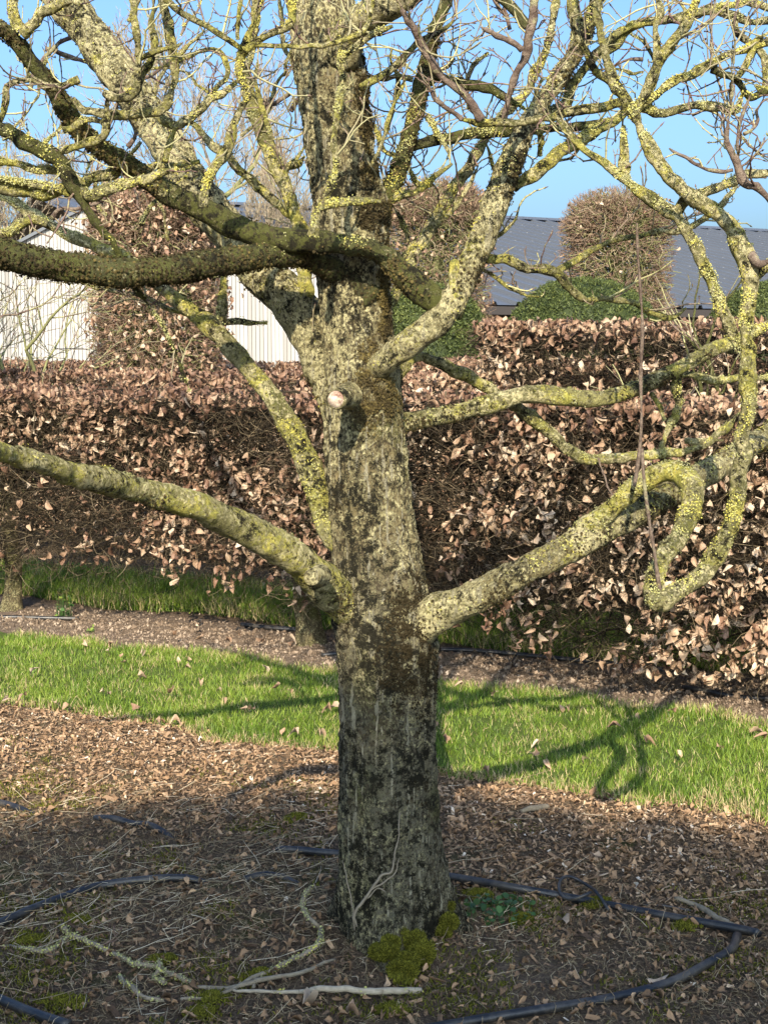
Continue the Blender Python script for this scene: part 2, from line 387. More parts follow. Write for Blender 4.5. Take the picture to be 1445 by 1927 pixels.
def edge_n(s, seed): return (fbm(xyz(s, 0.), 3.0, 4, seed)-.5)*.22
def lawn(name, c0, c1, s0, s1, seed):
    st = .05; ss = np.arange(s0, s1, st); cc = np.linspace(0, 1, int((c1-c0)/st)+2)
    mb = MB(); s_, t_ = np.meshgrid(ss, cc, indexing='ij'); s_ = s_.ravel(); t_ = t_.ravel()
    a = c0+edge_n(s_, seed); b = c1+edge_n(s_, seed+5); c_ = a+(b-a)*t_
    x, y = row(s_, c_); V = np.stack([x, y, groundz(x, y)+.004+.012*np.sin(pi*t_)], 1)
    nx, ny = len(ss), len(cc); i = np.arange(nx-1)[:, None]*ny; j = np.arange(ny-1)[None]
    mb.add(V, np.stack([i+j, i+ny+j, i+ny+j+1, i+j+1], -1).reshape(-1, 4))
    return build(mb, name, M_LAWN, kind='structure')
lawn('grass_path', 4.80, 6.05, -9, 4, 21.)
lawn('grass_path_behind_hedge', 6.95, 8.0, -14, 5, 31.)
BL = np.array([(-.5, 0, 0), (.5, 0, 0), (-.36, .18, .62), (.36, .18, .62), (0, .55, 1.)])
def blades(name, c0, c1, s0, s1, n, seed, h0, h1, wd, label, extra=0.):
    rs = np.random.RandomState(seed); s_ = rs.uniform(s0, s1, n); t = rs.rand(n)
    a = c0+edge_n(s_, seed+0.)-.04; b = c1+edge_n(s_, seed+5.)+.04; c_ = a+(b-a)*t
    x, y = row(s_, c_); P = xyz(x, y); cl = fbm(P, 7, 3, 4.4)
    keep = rs.rand(n) < np.clip(.35+1.6*(cl-.25), .2, 1)*np.clip(np.minimum(t, 1-t)/.05+.25, 0, 1)
    x, y, cl, P = x[keep], y[keep], cl[keep], P[keep]; n = len(x)
    M = rotm(n, rs, .28); h = rs.uniform(h0, h1, n)*(.6+.9*cl)
    rnd = np.clip(.12+.75*fbm(P, 5, 4, 6)+rs.normal(0, .17, n), 0, 1); dry = rs.rand(n) < .06+.25*np.clip((fbm(P, 5, 3, 44)-.5)*5, 0, 1)+.3*(np.minimum(t[keep], 1-t[keep]) < .07); rnd[dry] = 1
    mb = MB(); T = BL
    sc = np.stack([np.full(n, wd)*rs.uniform(.7, 1.3, n), h, h], 1)
    pos = np.stack([x, y, groundz(x, y)+.002], 1)
    V = np.einsum('nij,nkj->nki', M, T[None]*sc[:, None, :])+pos[:, None, :]
    b5 = np.arange(n)[:, None]*5
    mb.add(V.reshape(-1, 3), b5+np.array([[0, 1, 3, 2]]), np.repeat(rnd, 5))
    mb.f.append(b5+np.array([[2, 3, 4]])+mb.n-len(V.reshape(-1, 3))); mb.sm.append((n, True))
    return tag(build(mb, name, M_GRASS), label, 'grass', kind='stuff')
blades('grass', 4.80, 6.05, -5.6, 2.2, 170000, 21, .018, .046, .0032, 'sunlit green grass growing on the path between the bed and the hedge')
blades('grass', 6.95, 8.0, -7.5, 2.6, 70000, 31, .05, .10, .005, 'shaded green grass growing behind the foot of the leafy hedge')

# litter on the bed
def scatter_bed(n, seed, cmin=1.9, cmax=4.86):
    rs = np.random.RandomState(seed); y = rs.uniform(2.5, 7.2, n*2); x = rs.uniform(-2.9, 2.3, n*2); c = cval(x, y)
    k = (c < cmax+edge_n(x*UX+y*UY, 21.)) & (c > cmin) & (np.abs(x) < .38*y+.5); return x[k][:n], y[k][:n], rs
CH = np.array([(-.5, -.22, 0), (.5, -.3, .05), (.45, .25, -.03), (-.4, .3, .06), (-.5, -.22, .1), (.5, -.3, .15), (.45, .25, .07), (-.4, .3, .16)])
CHF = [(4, 5, 6, 7), (0, 1, 5, 4), (1, 2, 6, 5), (2, 3, 7, 6), (3, 0, 4, 7)]
x, y, rs = scatter_bed(115000, 11); n = len(x); P = xyz(x, y)
dens = fbm(P, 1.6, 3, 2.2); cc_ = cval(x, y)
bare = np.exp(-(np.hypot(x-.36, y-3.42)/.24)**2)
k = rs.rand(n) < np.clip(.12+1.0*(dens-.3)+np.clip((cc_-3.7)/.6, 0, .9), .10, 1)*(1-.9*bare)
x, y, P = x[k], y[k], P[k]; n = len(x)
tone = np.clip(.20+.24*np.clip((cval(x, y)-3.2), -1, 1.3)+rs.normal(0, .26, n), 0, 1)
mb = MB(); sz = rs.gamma(1.8, .0030, n)+.003
inst(mb, CH, CHF, np.stack([x, y, groundz(x, y)+.006], 1), rotm(n, rs, .42), np.stack([sz*1.5, sz*rs.uniform(.5, 1.4, n), sz*.5], 1), tone, False)
x, y, rs = scatter_bed(6500, 12); n = len(x)
leaves(mb, np.stack([x, y, groundz(x, y)+.012], 1), rs.uniform(.012, .034, n), rs, rotm(n, rs, .45), np.clip(rs.normal(.38, .2, n), 0, 1))
tag(build(mb, 'leaf_litter', M_LITTER), 'brown bark chips and leaf fragments covering the tree bed', 'leaf litter', kind='stuff')
# clods and litter on the pale dirt strip
rs = np.random.RandomState(5); n = 30000; s_ = rs.uniform(-6, 2.2, n); c_ = rs.normal(6.42, .2, n); x, y = row(s_, c_)
OC = np.array([(1, 0, 0), (.1, 1, .1), (-1, .1, -.1), (0, -.9, .1), (.1, .1, .8), (0, 0, -.8), (.6, .6, .5), (-.5, -.6, .5)]); OF = [(0, 6, 4), (6, 1, 4), (1, 2, 4), (2, 7, 4), (7, 3, 4), (3, 0, 4), (1, 0, 5), (2, 1, 5), (3, 2, 5), (0, 3, 5), (0, 1, 6), (2, 3, 7)]
mb = MB(); sz = rs.gamma(1.1, .0034, n)+.001; inst(mb, OC, OF, np.stack([x, y, groundz(x, y)+.003], 1), rotm(n, rs), np.stack([sz, sz*.8, sz*.7], 1), np.clip(rs.normal(.5, .25, n), 0, 1), False)
q = 1500; x, y = x[:q], y[:q]; inst(mb, CH, CHF, np.stack([x, y, groundz(x, y)+.006], 1), rotm(q, rs, .5), np.stack([sz[:q]*1.8, sz[:q], sz[:q]], 1), rs.rand(q), False)
n = NM('clod', .95, .1); n.col(n.ramp(n.rnd, [(0, (.07, .05, .035)), (.5, (.20, .145, .10)), (1, (.42, .33, .245))])); M_CLOD = n.m
tag(build(mb, 'soil_clods', M_CLOD), 'pale crumbly clods and chips on the dirt strip under the hedge', 'soil', kind='stuff')
# straw
x, y, rs = scatter_bed(14000, 13); P = xyz(x, y)
dn = fbm(P, 1.3, 3, 7.7)+.75*np.exp(-((x+.75)**2/.35+(y-3.95)**2/.10))+.3*np.exp(-((x+.3)**2/.2+(y-4.3)**2/.2))-.25*(x > .35)-.3*np.clip(cval(x, y)-4.0, 0, 1)
k = rs.rand(len(x)) < np.clip((dn-.50)*1.6, .02, .75); x, y = x[k], y[k]; n = len(x)
yaw = rs.normal(0, .7, n)+(rs.rand(n) < .3)*rs.uniform(0, pi, n); el = np.abs(rs.normal(0.02, .16, n))
D = np.stack([np.cos(yaw)*np.cos(el), np.sin(yaw)*np.cos(el), np.sin(el)], 1)
mb = MB(); wander(mb, np.stack([x, y, groundz(x, y)+.012], 1), D, 3, rs.gamma(2.2, .024, n)+.02, .0012, .0007, rs, .10, 3, np.clip(rs.normal(.6, .27, n), 0, 1))
x, y, rs = scatter_bed(60000, 14); k_ = rs.rand(len(x)) < np.clip(1.1-(cval(x, y)-3.3)/.9, .12, 1); x, y = x[k_], y[k_]; n = len(x); yaw = rs.uniform(0, 2*pi, n); el = rs.uniform(0, .9, n)**1.5
D = np.stack([np.cos(yaw)*np.cos(el), np.sin(yaw)*np.cos(el), np.sin(el)], 1)
wander(mb, np.stack([x, y, groundz(x, y)], 1), D, 3, rs.uniform(.015, .06, n), .0010, .0006, rs, .5, 3, np.clip(rs.normal(.35, .25, n), 0, 1), -.25)
tag(build(mb, 'straw', M_STRAW), 'dry pale straw and withered grass stems lying on the bed', 'straw', kind='stuff')
# low green moss on the bed
def tufts(mb, cx, cy, r, n, rs, h=.008, rn=(.2, 1.), zf=None):
    a = rs.uniform(0, 2*pi, n); q = r*rs.rand(n)**.8*(.6+.8*fbm(np.stack([np.cos(a)*2+cx*9, np.sin(a)*2+cy*9, a*0], 1), 1., 2)); x = cx+q*np.cos(a); y = cy+q*np.sin(a)*.7
    z = groundz(x, y)+.004+(h*1.2*(1-(q/r)**2))
    P = np.stack([x, y, z], 1)
    wander(mb, P, np.stack([rs.normal(0, .5, n), rs.normal(0, .5, n), np.ones(n)], 1), 2, h*1.6, .0022, .0008, rs, .3, 3, rs.uniform(*rn, n))
mb = MB(); rs = np.random.RandomState(15)
spots = [(305, 1800, .05), (150, 1735, .05), (120, 1895, .07), (740, 1910, .05), (400, 1880, .06), (60, 1770, .06), (480, 1840, .05), (900, 1700, .05), (380, 1905, .05), (1120, 1700, .05), (980, 1745, .04), (560, 1545, .05), (760, 1860, .04), (1290, 1740, .05)]
for px, py, r in spots:
    g = G(px, py); tufts(mb, g[0], g[1], r*.9, 420, rs, .007, (.2, .9))
x, y, _r = scatter_bed(150000, 77, 1.9, 4.4); P = xyz(x, y); mk = fbm(P, 4.5, 4, 5.)+.25*(fbm(P, 30, 2, 1.)-.5); k_ = _r.rand(len(x)) < np.clip((mk-.56)*7, 0, 1)*np.clip((4.5-cval(x, y))/.5, 0, 1); x, y = x[k_], y[k_]; n = len(x)
wander(mb, np.stack([x, y, groundz(x, y)+.003], 1), np.stack([rs.normal(0, .6, n), rs.normal(0, .6, n), np.ones(n)], 1), 2, rs.uniform(.006, .014, n), .0020, .0008, rs, .3, 3, rs.uniform(.1, .8, n))
tag(build(mb, 'ground_moss', M_MOSS), 'low green moss growing in patches on the shaded bed', 'moss', kind='stuff')
# loose leaves on the grass path
rs = np.random.RandomState(16); n = 170; s_ = rs.uniform(-5, 2, n); c_ = rs.uniform(4.75, 6.5, n); x, y = row(s_, c_)
mb = MB(); leaves(mb, np.stack([x, y, groundz(x, y)+.045], 1), rs.uniform(.035, .065, n), rs, rotm(n, rs, .5), rs.uniform(.35, .95, n))
tag(build(mb, 'fallen_leaves', M_LEAF), 'curled brown leaves scattered over the green grass path', 'leaves', kind='stuff')

# ------------------------------------------------------------------ the main tree
TY = 3.75
TREE = thing('lichen_tree', 'old bare tree with stout lichened trunk and spreading branches standing in the foreground bed', 'tree', (0.02, TY, 0.0))
def limbpts(pts, dys, y0=TY):
    dys = np.atleast_1d(dys); t = np.linspace(0, 1, len(pts)); d = np.interp(t, np.linspace(0, 1, len(dys)), dys); out = []
    for (px, py, r), dd in zip(pts, d):
        P, q = at(px, py, y0+dd); out.append((*P, .94*r*q/F))
    return np.array(out)
def extend(A, L=.6):
    """carry a limb on beyond the frame, tapering"""
    d = norm(A[-1, :3]-A[-2, :3]); out = [A[-1]]
    rs = np.random.RandomState(int(abs(A[-1, 0])*1000) % 9999)
    for k in range(4):
        d = norm(d+rs.normal(0, .12, 3)+np.array([0, 0, .05])); out.append(np.array([*(out[-1][:3]+d*L/4), A[-1, 3]*(1-.21*(k+1))]))
    return np.vstack([A, out[1:]])
tp = [(738, 1850, 112), (738, 1780, 106), (735, 1700, 99), (732, 1550, 92), (729, 1400, 88), (727, 1240, 88), (713, 1100, 82), (702, 1000, 78), (691, 900, 77), (684, 800, 73),
      (682, 740, 71), (676, 660, 66), (669, 600, 65), (663, 500, 66), (654, 400, 64), (641, 300, 63), (628, 200, 63), (615, 100, 64), (603, 0, 62), (590, -120, 58), (575, -300, 52), (560, -500, 44), (556, -700, 30)]
A = limbpts(tp, [0, .03]); A[:, 3] /= .94; A = cr(A, .006)
base_z = 0.0
def lob(V, of, ri, th):
    z = V[:, 2]; dxy = V[:, :2]-A[ri, :2]; ang = np.arctan2(dxy[:, 1], dxy[:, 0]); R = A[ri, 3]
    fl = np.clip((.34-z)/.34, 0, 1.3)**2
    d = fl*(.014+.060*np.clip(np.sin(ang*3+.6)+.4*np.sin(ang*5+2), -.4, 1.4))
    # long shallow flutes and a groove on the right
    d = d+R*.022*np.sin(ang*4+1.2+z*.8)+R*.018*np.sin(ang*7+z*1.3)
    d = d-.016*np.exp(-((ang+.55)/.10)**2)*np.clip((1.15-z)/.4, 0, 1)*np.clip((z-.15)/.2, 0, 1)
    # collars round the limbs
    for (px, py, dd, a, s) in ((760, 1190, -.10, .030, .13), (632, 1140, -.08, .020, .12), (700, 690, -.12, .026, .10), (620, 520, -.1, .016, .09), (700, 400, 0, .02, .08)):
        q, _ = at(px, py, TY+dd); d = d+a*np.exp(-(np.linalg.norm(V-q, axis=1)/s)**2)
    P = V*np.array([1, 1, .22]); d = d+(fbm(P, 85, 3, 1.)-.5)*.015+(fbm(V, 120, 3, 4.)-.5)*.010+(fbm(V, 22, 3, 6.)-.5)*.010
    return V+of*d[:, None]
mb = MB(); TV, TN = tube(mb, A[:, :3], A[:, 3], 200, lobes=lob)
trunk = build(mb, 'trunk', M_TRUNK, TREE)

FL = np.array([(0, 0, .35)]+[(cos(a)*r, sin(a)*r, z) for a, r, z in ((0, 1, .0), (1.1, .8, .25), (2.1, 1.05, -.05), (3.2, .75, .3), (4.2, 1, 0), (5.2, .85, .2))])
FLF = [(0, i, i % 6+1) for i in range(1, 7)]
def flakes(mb, V, N, prob, rs, size=(.002, .0045), tone=(.3, 1.), maxn=None):
    """small lobed scales of leafy lichen standing off the bark"""
    k = rs.rand(len(V)) < prob; V = V[k]; N = N[k]
    if maxn and len(V) > maxn: q = rs.permutation(len(V))[:maxn]; V = V[q]; N = N[q]
    n = len(V)
    if not n: return
    z = norm(N+rs.normal(0, .45, (n, 3))); r = norm(rs.normal(size=(n, 3))); x = norm(np.cross(r, z)); y = np.cross(z, x)
    V = V+rs.normal(0, .0015, V.shape)
    inst(mb, FL, FLF, V+N*.001, np.stack([x, y, z], 2), rs.uniform(*size, n), np.clip(fbm(V, 9, 3, 12)*1.3-.1+rs.normal(0, .13, n), tone[0], tone[1]), False)
def twig_grow(mb, A, rs, dens, lmin, lmax, side=True, r=.0021, up=.25):
    """knobbly short shoots along a branch, each ending in a bud"""
    L = np.concatenate([[0], np.cumsum(np.linalg.norm(np.diff(A[:, :3], axis=0), axis=1))]); n = int(L[-1]*dens)
    if n < 1: return
    t = rs.uniform(.05, 1, n)*L[-1]; P = np.stack([np.interp(t, L, A[:, k]) for k in range(3)], 1); Rb = np.interp(t, L, A[:, 3])
    T = norm(np.gradient(A[:, :3], axis=0)); Tt = np.stack([np.interp(t, L, T[:, k]) for k in range(3)], 1)
    D = norm(norm(rs.normal(size=(n, 3)))+.45*Tt+np.array([0, -.05, up])); ln = rs.uniform(lmin, lmax, n)*rs.choice([.35, 1, 1.4], n, p=[.4, .4, .2])
    tone = rs.rand(n); P = P+D*(Rb*.6)[:, None]; pts = [P]; K = 6
    rr = r*(.55+ln/lmax*.75); Dk = D
    for k in range(K):
        Dk = norm(Dk+rs.normal(0, .20, (n, 3))+np.array([0, 0, .07])); Pn = P+Dk*(ln/K)[:, None]
        segs(mb, P, Pn, rr*(1-.09*k), rr*(1-.09*(k+1)), 5, tone); 
        # node swelling
        segs(mb, Pn-Dk*(rr*1.2)[:, None], Pn+Dk*(rr*.4)[:, None], rr*.8, rr*(1.25-.09*k), 5, tone)
        if k in (1, 3, 4):
            m = (rs.rand(n) < .55) & (ln > .04); Q = Pn[m]; E = norm(Dk[m]+rs.normal(0, .8, (m.sum(), 3))+np.array([0, 0, .2])); l2 = ln[m]*rs.uniform(.15, .5, m.sum())
            q0 = Q
            for kk in range(3):
                E = norm(E+rs.normal(0, .3, E.shape)+np.array([0, 0, .1])); q1 = q0+E*(l2/3)[:, None]; segs(mb, q0, q1, rr[m]*.62, rr[m]*.55, 4, tone[m]*.8); q0 = q1
            segs(mb, q0, q0+E*.007, rr[m]*1.0, rr[m]*.15, 4, tone[m]*.3)
        P = Pn
    segs(mb, P, P+Dk*.010, rr*.85, rr*.1, 5, tone*.25)

rsb = np.random.RandomState(99)
LICH = MB(); DM = MB()
def branch(pts, dys, mat=None, parent=None, sides=None, tw=0, twl=(.05, .16), lich=.5, ext=None, disp=None, name='branch', moss=0., y0=TY, tips=False):
    B = limbpts(pts, dys, y0)
    if ext: B = extend(B, ext)
    if not ext and name == 'branch' and B[-1, 3] < .012: B[-1, 3] *= .45
    rmean = B[:, 3].mean(); C = cr(B, max(.004, rmean*.45)); C[:, 3] = np.maximum(C[:, 3], .0012)
    n = sides or int(np.clip(rmean*1400, 8, 60))
    # gentle knobbliness of the centre line
    if rmean < .02 and name != 'water_shoot':
        w = np.stack([fbm(C[:, :3], 22, 2, k*7.)-.5 for k in range(3)], 1); e = np.minimum(np.linspace(0, 8, len(C)), 1)[:, None]; C[:, :3] += w*e*.014
    mb = MB(); d = rmean*.16 if disp is None else disp
    if disp is None and rmean < .016 and lich > .4: d = rmean*.30
    V, N = tube(mb, C[:, :3], C[:, 3], n, min(d*1.5, .010)+.0014, 34, seed=rsb.uniform(0, 50))
    o = build(mb, name, mat or M_LIMB, parent if parent is not None else TREE)
    if lich:
        lich = lich*1.15; big = fbm(V, 8, 3, 2.5); fac = np.clip((N@np.array([-.25, -.6, .55]))+.35, 0, 1)
        area = 1/ max(1, n*rmean*30)
        pr = np.clip((big-.62+lich*.26)*6, 0, 1)*fac*.85
        pr = pr*np.clip((fbm(V, 38, 2, 3.5)-.46)*9, .04, 1)
        flakes(LICH, np.repeat(V, 5, 0)+rsb.normal(0, .0016, (len(V)*5, 3)), np.repeat(N, 5, 0), np.repeat(pr, 5), rsb, (.0010, .0024), (0, .85), maxn=int(20000*max(.12, min(1, len(C)*rmean/3.2))))
    if moss:
        fac = np.clip(.35+1.1*(N[:, 2] < .1)+.3*(N[:, 2] > .8), 0, 1); pr = np.clip((fbm(V, 10, 3, 8.)-.62+moss*.36)*5, 0, 1)*fac
        flakes(DM, np.repeat(V, 2, 0)+rsb.normal(0, .002, (len(V)*2, 3)), np.repeat(N, 2, 0), np.repeat(pr, 2), rsb, (.002, .0048), (0, .9), maxn=16000)
    if tw:
        t = MB(); twig_grow(t, C, rsb, tw*5.0, *twl)
        if t.n: build(t, 'twigs', M_TWIG, o, kind='stuff')
    ORGP[id(o)] = C
    return o
ORGP = {}
B = branch
# --- left side
B([(690, 560, 40), (640, 515, 30), (600, 495, 25), (560, 482, 23), (520, 480, 22), (480, 482, 25), (420, 490, 27), (340, 505, 29), (260, 512, 29), (180, 508, 29), (100, 498, 31), (20, 482, 29), (-60, 462, 27)], [-.02, -.12, -.25, -.4, -.55], M_MOSSY, lich=.25, ext=.8, moss=1.0)
L2 = B([(872, 590, 14), (845, 577, 24), (800, 552, 27), (762, 518, 25), (722, 480, 22), (660, 462, 21), (590, 455, 21), (520, 450, 23), (440, 425, 25), (370, 390, 24), (300, 350, 21), (240, 310, 20), (180, 270, 20), (140, 228, 20), (100, 165, 19), (60, 112, 17), (20, 65, 16), (-40, 25, 14)], [-.15, -.135, -.2, -.35, -.5], M_MOSSY, lich=.42, ext=.7, moss=.6)
L3 = B([(690, 860, 52), (650, 780, 48), (622, 700, 46), (590, 630, 46), (545, 565, 43), (485, 505, 40), (430, 440, 38), (380, 375, 37), (332, 300, 37), (290, 230, 37), (240, 160, 38), (190, 90, 39), (140, 25, 39), (95, -40, 37)], [.02, .12, .2, .28, .35], M_LIMB2, lich=.5, ext=1., moss=.25)
L4 = B([(665, 1040, 26), (618, 1000, 23), (600, 930, 25), (577, 865, 25), (545, 800, 22), (510, 745, 21), (470, 695, 20), (430, 650, 20), (390, 610, 19), (350, 578, 16), (310, 545, 14), (270, 510, 14), (235, 485, 14), (194, 468, 14), (155, 452, 14), (125, 441, 13), (91, 421, 12), (55, 402, 12), (30, 383, 11), (-30, 350, 9)], [.0, .08, .16, .25, .3], M_LIMB, lich=.62, ext=.5)
B([(411, 640, 10), (415, 600, 9), (420, 550, 9), (424, 500, 9), (430, 470, 7)], [.17, .19], parent=L4, lich=.7)
B([(415, 607, 6), (450, 606, 6), (503, 607, 5)], [.18, .2], parent=L4, lich=.3)
B([(355, 592, 6), (340, 588, 6), (310, 580, 5), (275, 560, 5), (235, 550, 5), (190, 542, 4), (150, 530, 4)], [.22, .25], parent=L4, lich=.6, tw=10, twl=(.03, .1))
B([(0, 440, 12), (30, 432, 11), (60, 415, 11), (91, 421, 10)], [.2, .24], parent=L4, lich=.75)
B([(-60, 350, 16), (0, 352, 17), (50, 356, 16), (90, 362, 15), (122, 350, 13), (145, 345, 10)], [-.35, -.3], lich=.85, ext=.3)
B([(-60, 325, 7), (0, 338, 7), (60, 345, 8), (110, 358, 8), (140, 372, 8)], [-.38, -.33], lich=.35)
B([(144, 358, 11), (170, 368, 11), (194, 360, 11), (235, 344, 11), (277, 335, 11), (300, 325, 9), (335, 318, 6)], [-.35, -.42], parent=L2, lich=.85, tw=9, twl=(.04, .1))
B([(-50, 225, 11), (0, 240, 12), (40, 262, 13), (80, 280, 14), (110, 300, 14), (130, 332, 15), (145, 365, 13), (172, 405, 11), (200, 440, 9), (215, 460, 7)], [-.42, -.32], M_MOSSY, lich=.5, ext=.4, tw=6)
B([(-50, 300, 10), (0, 305, 11), (50, 312, 11), (100, 322, 10), (130, 330, 9)], [-.36, -.33], lich=.85)
B([(115, 285, 7), (140, 275, 8), (165, 265, 9), (190, 260, 9), (200, 245, 10), (200, 215, 9), (203, 185, 9)], [-.46, -.5], parent=L2, lich=.7, tw=6)
B([(120, 245, 7), (145, 235, 7), (165, 225, 7), (185, 228, 7), (200, 240, 7)], [-.47, -.5], parent=L2, lich=.75)
B([(199, 175, 10), (215, 184, 10), (240, 183, 11), (258, 160, 11), (262, 120, 10), (258, 70, 9), (253, 20, 9), (250, -30, 8)], [-.5, -.56], parent=L2, lich=.55, ext=.3, tw=8)
B([(255, 165, 10), (272, 135, 9), (285, 110, 8), (290, 70, 8), (285, 40, 6), (290, 10, 5)], [-.5, -.47], parent=L2, lich=.3, tw=10)
B([(265, 112, 8), (290, 98, 9), (315, 90, 8), (338, 80, 8)], [-.52, -.55], parent=L2, lich=.6)
B([(137, 185, 8), (160, 206, 8), (195, 212, 8), (235, 218, 9), (275, 212, 9), (305, 205, 9), (322, 180, 9), (328, 130, 9), (325, 80, 9), (315, 40, 9), (302, 0, 8), (298, -30, 8)], [-.45, -.38], parent=L2, lich=.6, ext=.3, tw=6)
B([(150, 150, 8), (120, 160, 7), (90, 165, 7), (60, 150, 6), (20, 160, 7), (10, 200, 8), (0, 230, 7)], [-.45, -.5], parent=L2, lich=.5, tw=8)
B([(45, 62, 12), (65, 45, 10), (80, 22, 9), (110, 10, 8), (140, 2, 8), (155, 10, 6)], [-.48, -.55], parent=L2, lich=.85, tw=8)
B([(38, 55, 12), (32, 30, 10), (30, 0, 9), (28, -30, 9)], [-.48, -.5], parent=L2, lich=.9, ext=.3)
B([(278, 215, 7), (310, 225, 10), (330, 235, 9), (352, 225, 9), (380, 205, 9), (400, 188, 8), (440, 160, 8), (452, 140, 9)], [-.3, -.34], lich=.6, tw=8)
B([(310, 305, 6), (322, 270, 8), (333, 235, 8)], [-.33, -.32], lich=.2, tw=6)
L6 = B([(383, 390, 9), (388, 350, 8), (405, 315, 8), (430, 282, 9), (438, 240, 8), (455, 205, 7), (470, 180, 7), (463, 165, 7), (453, 140, 9), (455, 105, 10), (462, 92, 10), (470, 60, 9), (482, 20, 9), (486, -30, 9)], [-.40, -.48], parent=L2, lich=.5, ext=.3, tw=8)
B([(460, 95, 8), (485, 78, 8), (515, 62, 7), (545, 50, 8), (552, 20, 8), (550, -30, 9)], [-.47, -.5], parent=L2, lich=.3, ext=.3, tw=6)
B([(455, 92, 5), (425, 70, 6), (380, 48, 6), (340, 25, 6), (315, 0, 6), (295, -25, 6)], [-.47, -.5], parent=L2, lich=.0, ext=.3, tw=5)
B([(480, 84, 5), (530, 90, 5), (580, 86, 5), (630, 80, 5), (670, 65, 6), (690, 45, 6), (700, 20, 5), (705, -20, 5)], [-.48, -.42], parent=L2, lich=.0, ext=.2, tw=5)
B([(448, 75, 4), (450, 40, 4), (455, 0, 4), (455, -30, 4)], [-.5, -.52], parent=L2, lich=0, tw=12)
B([(360, 225, 6), (395, 180, 6), (400, 175, 6), (430, 130, 6), (400, 90, 5), (350, 110, 6), (290, 130, 5)], [-.3, -.2], lich=.3, tw=8)
LB = B([(640, 760, 14), (612, 690, 13), (604, 640, 14), (583, 580, 16), (572, 520, 16), (566, 460, 15), (560, 420, 14), (543, 370, 14), (520, 315, 14), (495, 260, 13), (478, 210, 13), (465, 170, 11), (470, 120, 9), (480, 60, 8), (490, 0, 8), (500, -40, 7)], [.05, .16, .22], lich=.7, ext=.4, tw=5)
B([(585, 445, 9), (560, 415, 10), (540, 400, 9), (510, 370, 9), (480, 345, 9), (450, 318, 9), (425, 290, 9), (400, 272, 8), (375, 240, 7), (350, 225, 6)], [.18, .12], lich=.65, tw=8)
B([(528, 330, 8), (540, 315, 8), (560, 308, 8), (575, 292, 8)], [.2, .25], parent=LB, lich=.5, tw=5)
B([(535, 320, 7), (555, 300, 6), (575, 275, 5)], [.2, .25], parent=LB, lich=.5)
B([(532, 318, 4), (515, 270, 5), (500, 220, 5), (483, 165, 5), (484, 110, 4)], [.18, .12], parent=LB, lich=.1, tw=14)
B([(590, 445, 11), (595, 410, 10), (604, 388, 8), (625, 340, 7), (630, 320, 6), (628, 280, 7), (633, 230, 8), (640, 170, 7), (643, 120, 7), (640, 100, 6), (632, 60, 5), (600, 20, 5)], [-.34, -.36], parent=L2, lich=.75, tw=4)
B([(604, 388, 7), (630, 382, 7), (665, 377, 8), (690, 375, 8), (716, 380, 8)], [-.34, -.36], parent=L2, lich=.9)
B([(643, 112, 6), (660, 95, 6), (685, 80, 6), (712, 60, 6), (740, 50, 6)], [-.36, -.38], parent=L2, lich=.5, tw=8)
L5 = B([(690, 1170, 40), (640, 1130, 38), (600, 1092, 38), (555, 1050, 35), (500, 1015, 33), (440, 985, 31), (380, 957, 29), (300, 933, 27), (220, 913, 27), (150, 897, 25), (80, 872, 23), (0, 850, 21), (-60, 835, 20)], [0, -.2, -.38, -.6, -.9, -1.15], M_LIMB, lich=.45, ext=.9, moss=.2)
# --- right side
R1 = B([(660, 720, 34), (700, 693, 27), (722, 680, 25), (770, 648, 27), (820, 608, 28), (850, 572, 29), (876, 520, 28), (902, 460, 26), (930, 390, 25), (955, 320, 24), (985, 250, 21), (1012, 200, 19), (1050, 150, 18), (1085, 95, 17), (1110, 40, 15), (1130, -30, 14)], [-.02, -.14, -.17, -.13, -.07, 0], M_LIMB2, lich=.62, ext=.7, moss=.3)
B([(862, 560, 12), (852, 530, 11), (856, 500, 10), (858, 492, 8)], [-.18, -.19], parent=R1, lich=.6)
B([(905, 485, 10), (950, 490, 10), (1000, 505, 9), (1045, 512, 10), (1070, 540, 9), (1095, 562, 8), (1112, 568, 4)], [-.1, .0], parent=R1, lich=.5, tw=6)
B([(1048, 510, 7), (1090, 485, 6), (1130, 462, 6), (1180, 445, 6), (1240, 437, 6), (1290, 430, 6), (1335, 405, 6), (1370, 370, 5), (1390, 345, 4)], [0, .1], parent=R1, lich=.15, tw=6)
B([(1105, 566, 6), (1140, 562, 6), (1190, 572, 6), (1230, 590, 7), (1260, 598, 5), (1290, 580, 4)], [0, .05], parent=R1, lich=.3, tw=6)
B([(895, 500, 4), (930, 520, 4), (970, 545, 4), (990, 555, 3), (1020, 558, 3)], [-.08, -.02], parent=R1, lich=0, tw=14, twl=(.03, .08))
B([(920, 452, 5), (945, 438, 5), (965, 420, 4), (978, 385, 3)], [-.1, -.12], parent=R1, lich=.2, tw=14, twl=(.03, .07))
B([(965, 350, 13), (1010, 322, 13), (1060, 285, 12), (1090, 265, 12), (1130, 240, 11), (1160, 225, 9), (1185, 195, 6)], [-.05, .02], parent=R1, lich=.75, tw=6)
B([(1050, 150, 12), (1075, 110, 12), (1085, 60, 11), (1080, 0, 10)], [0, .1], parent=R1, lich=.8, tw=5)
B([(1015, 215, 9), (1060, 200, 9), (1085, 150, 9), (1130, 90, 9), (1170, 55, 9), (1220, 45, 8), (1300, 30, 8), (1370, 5, 8)], [-.03, .1], parent=R1, lich=.7, tw=5)
B([(1115, 110, 9), (1155, 85, 10), (1190, 50, 9), (1250, 40, 8), (1330, 15, 8), (1400, 5, 7), (1460, 20, 7)], [.05, .1], lich=.7, tw=5, ext=.3)
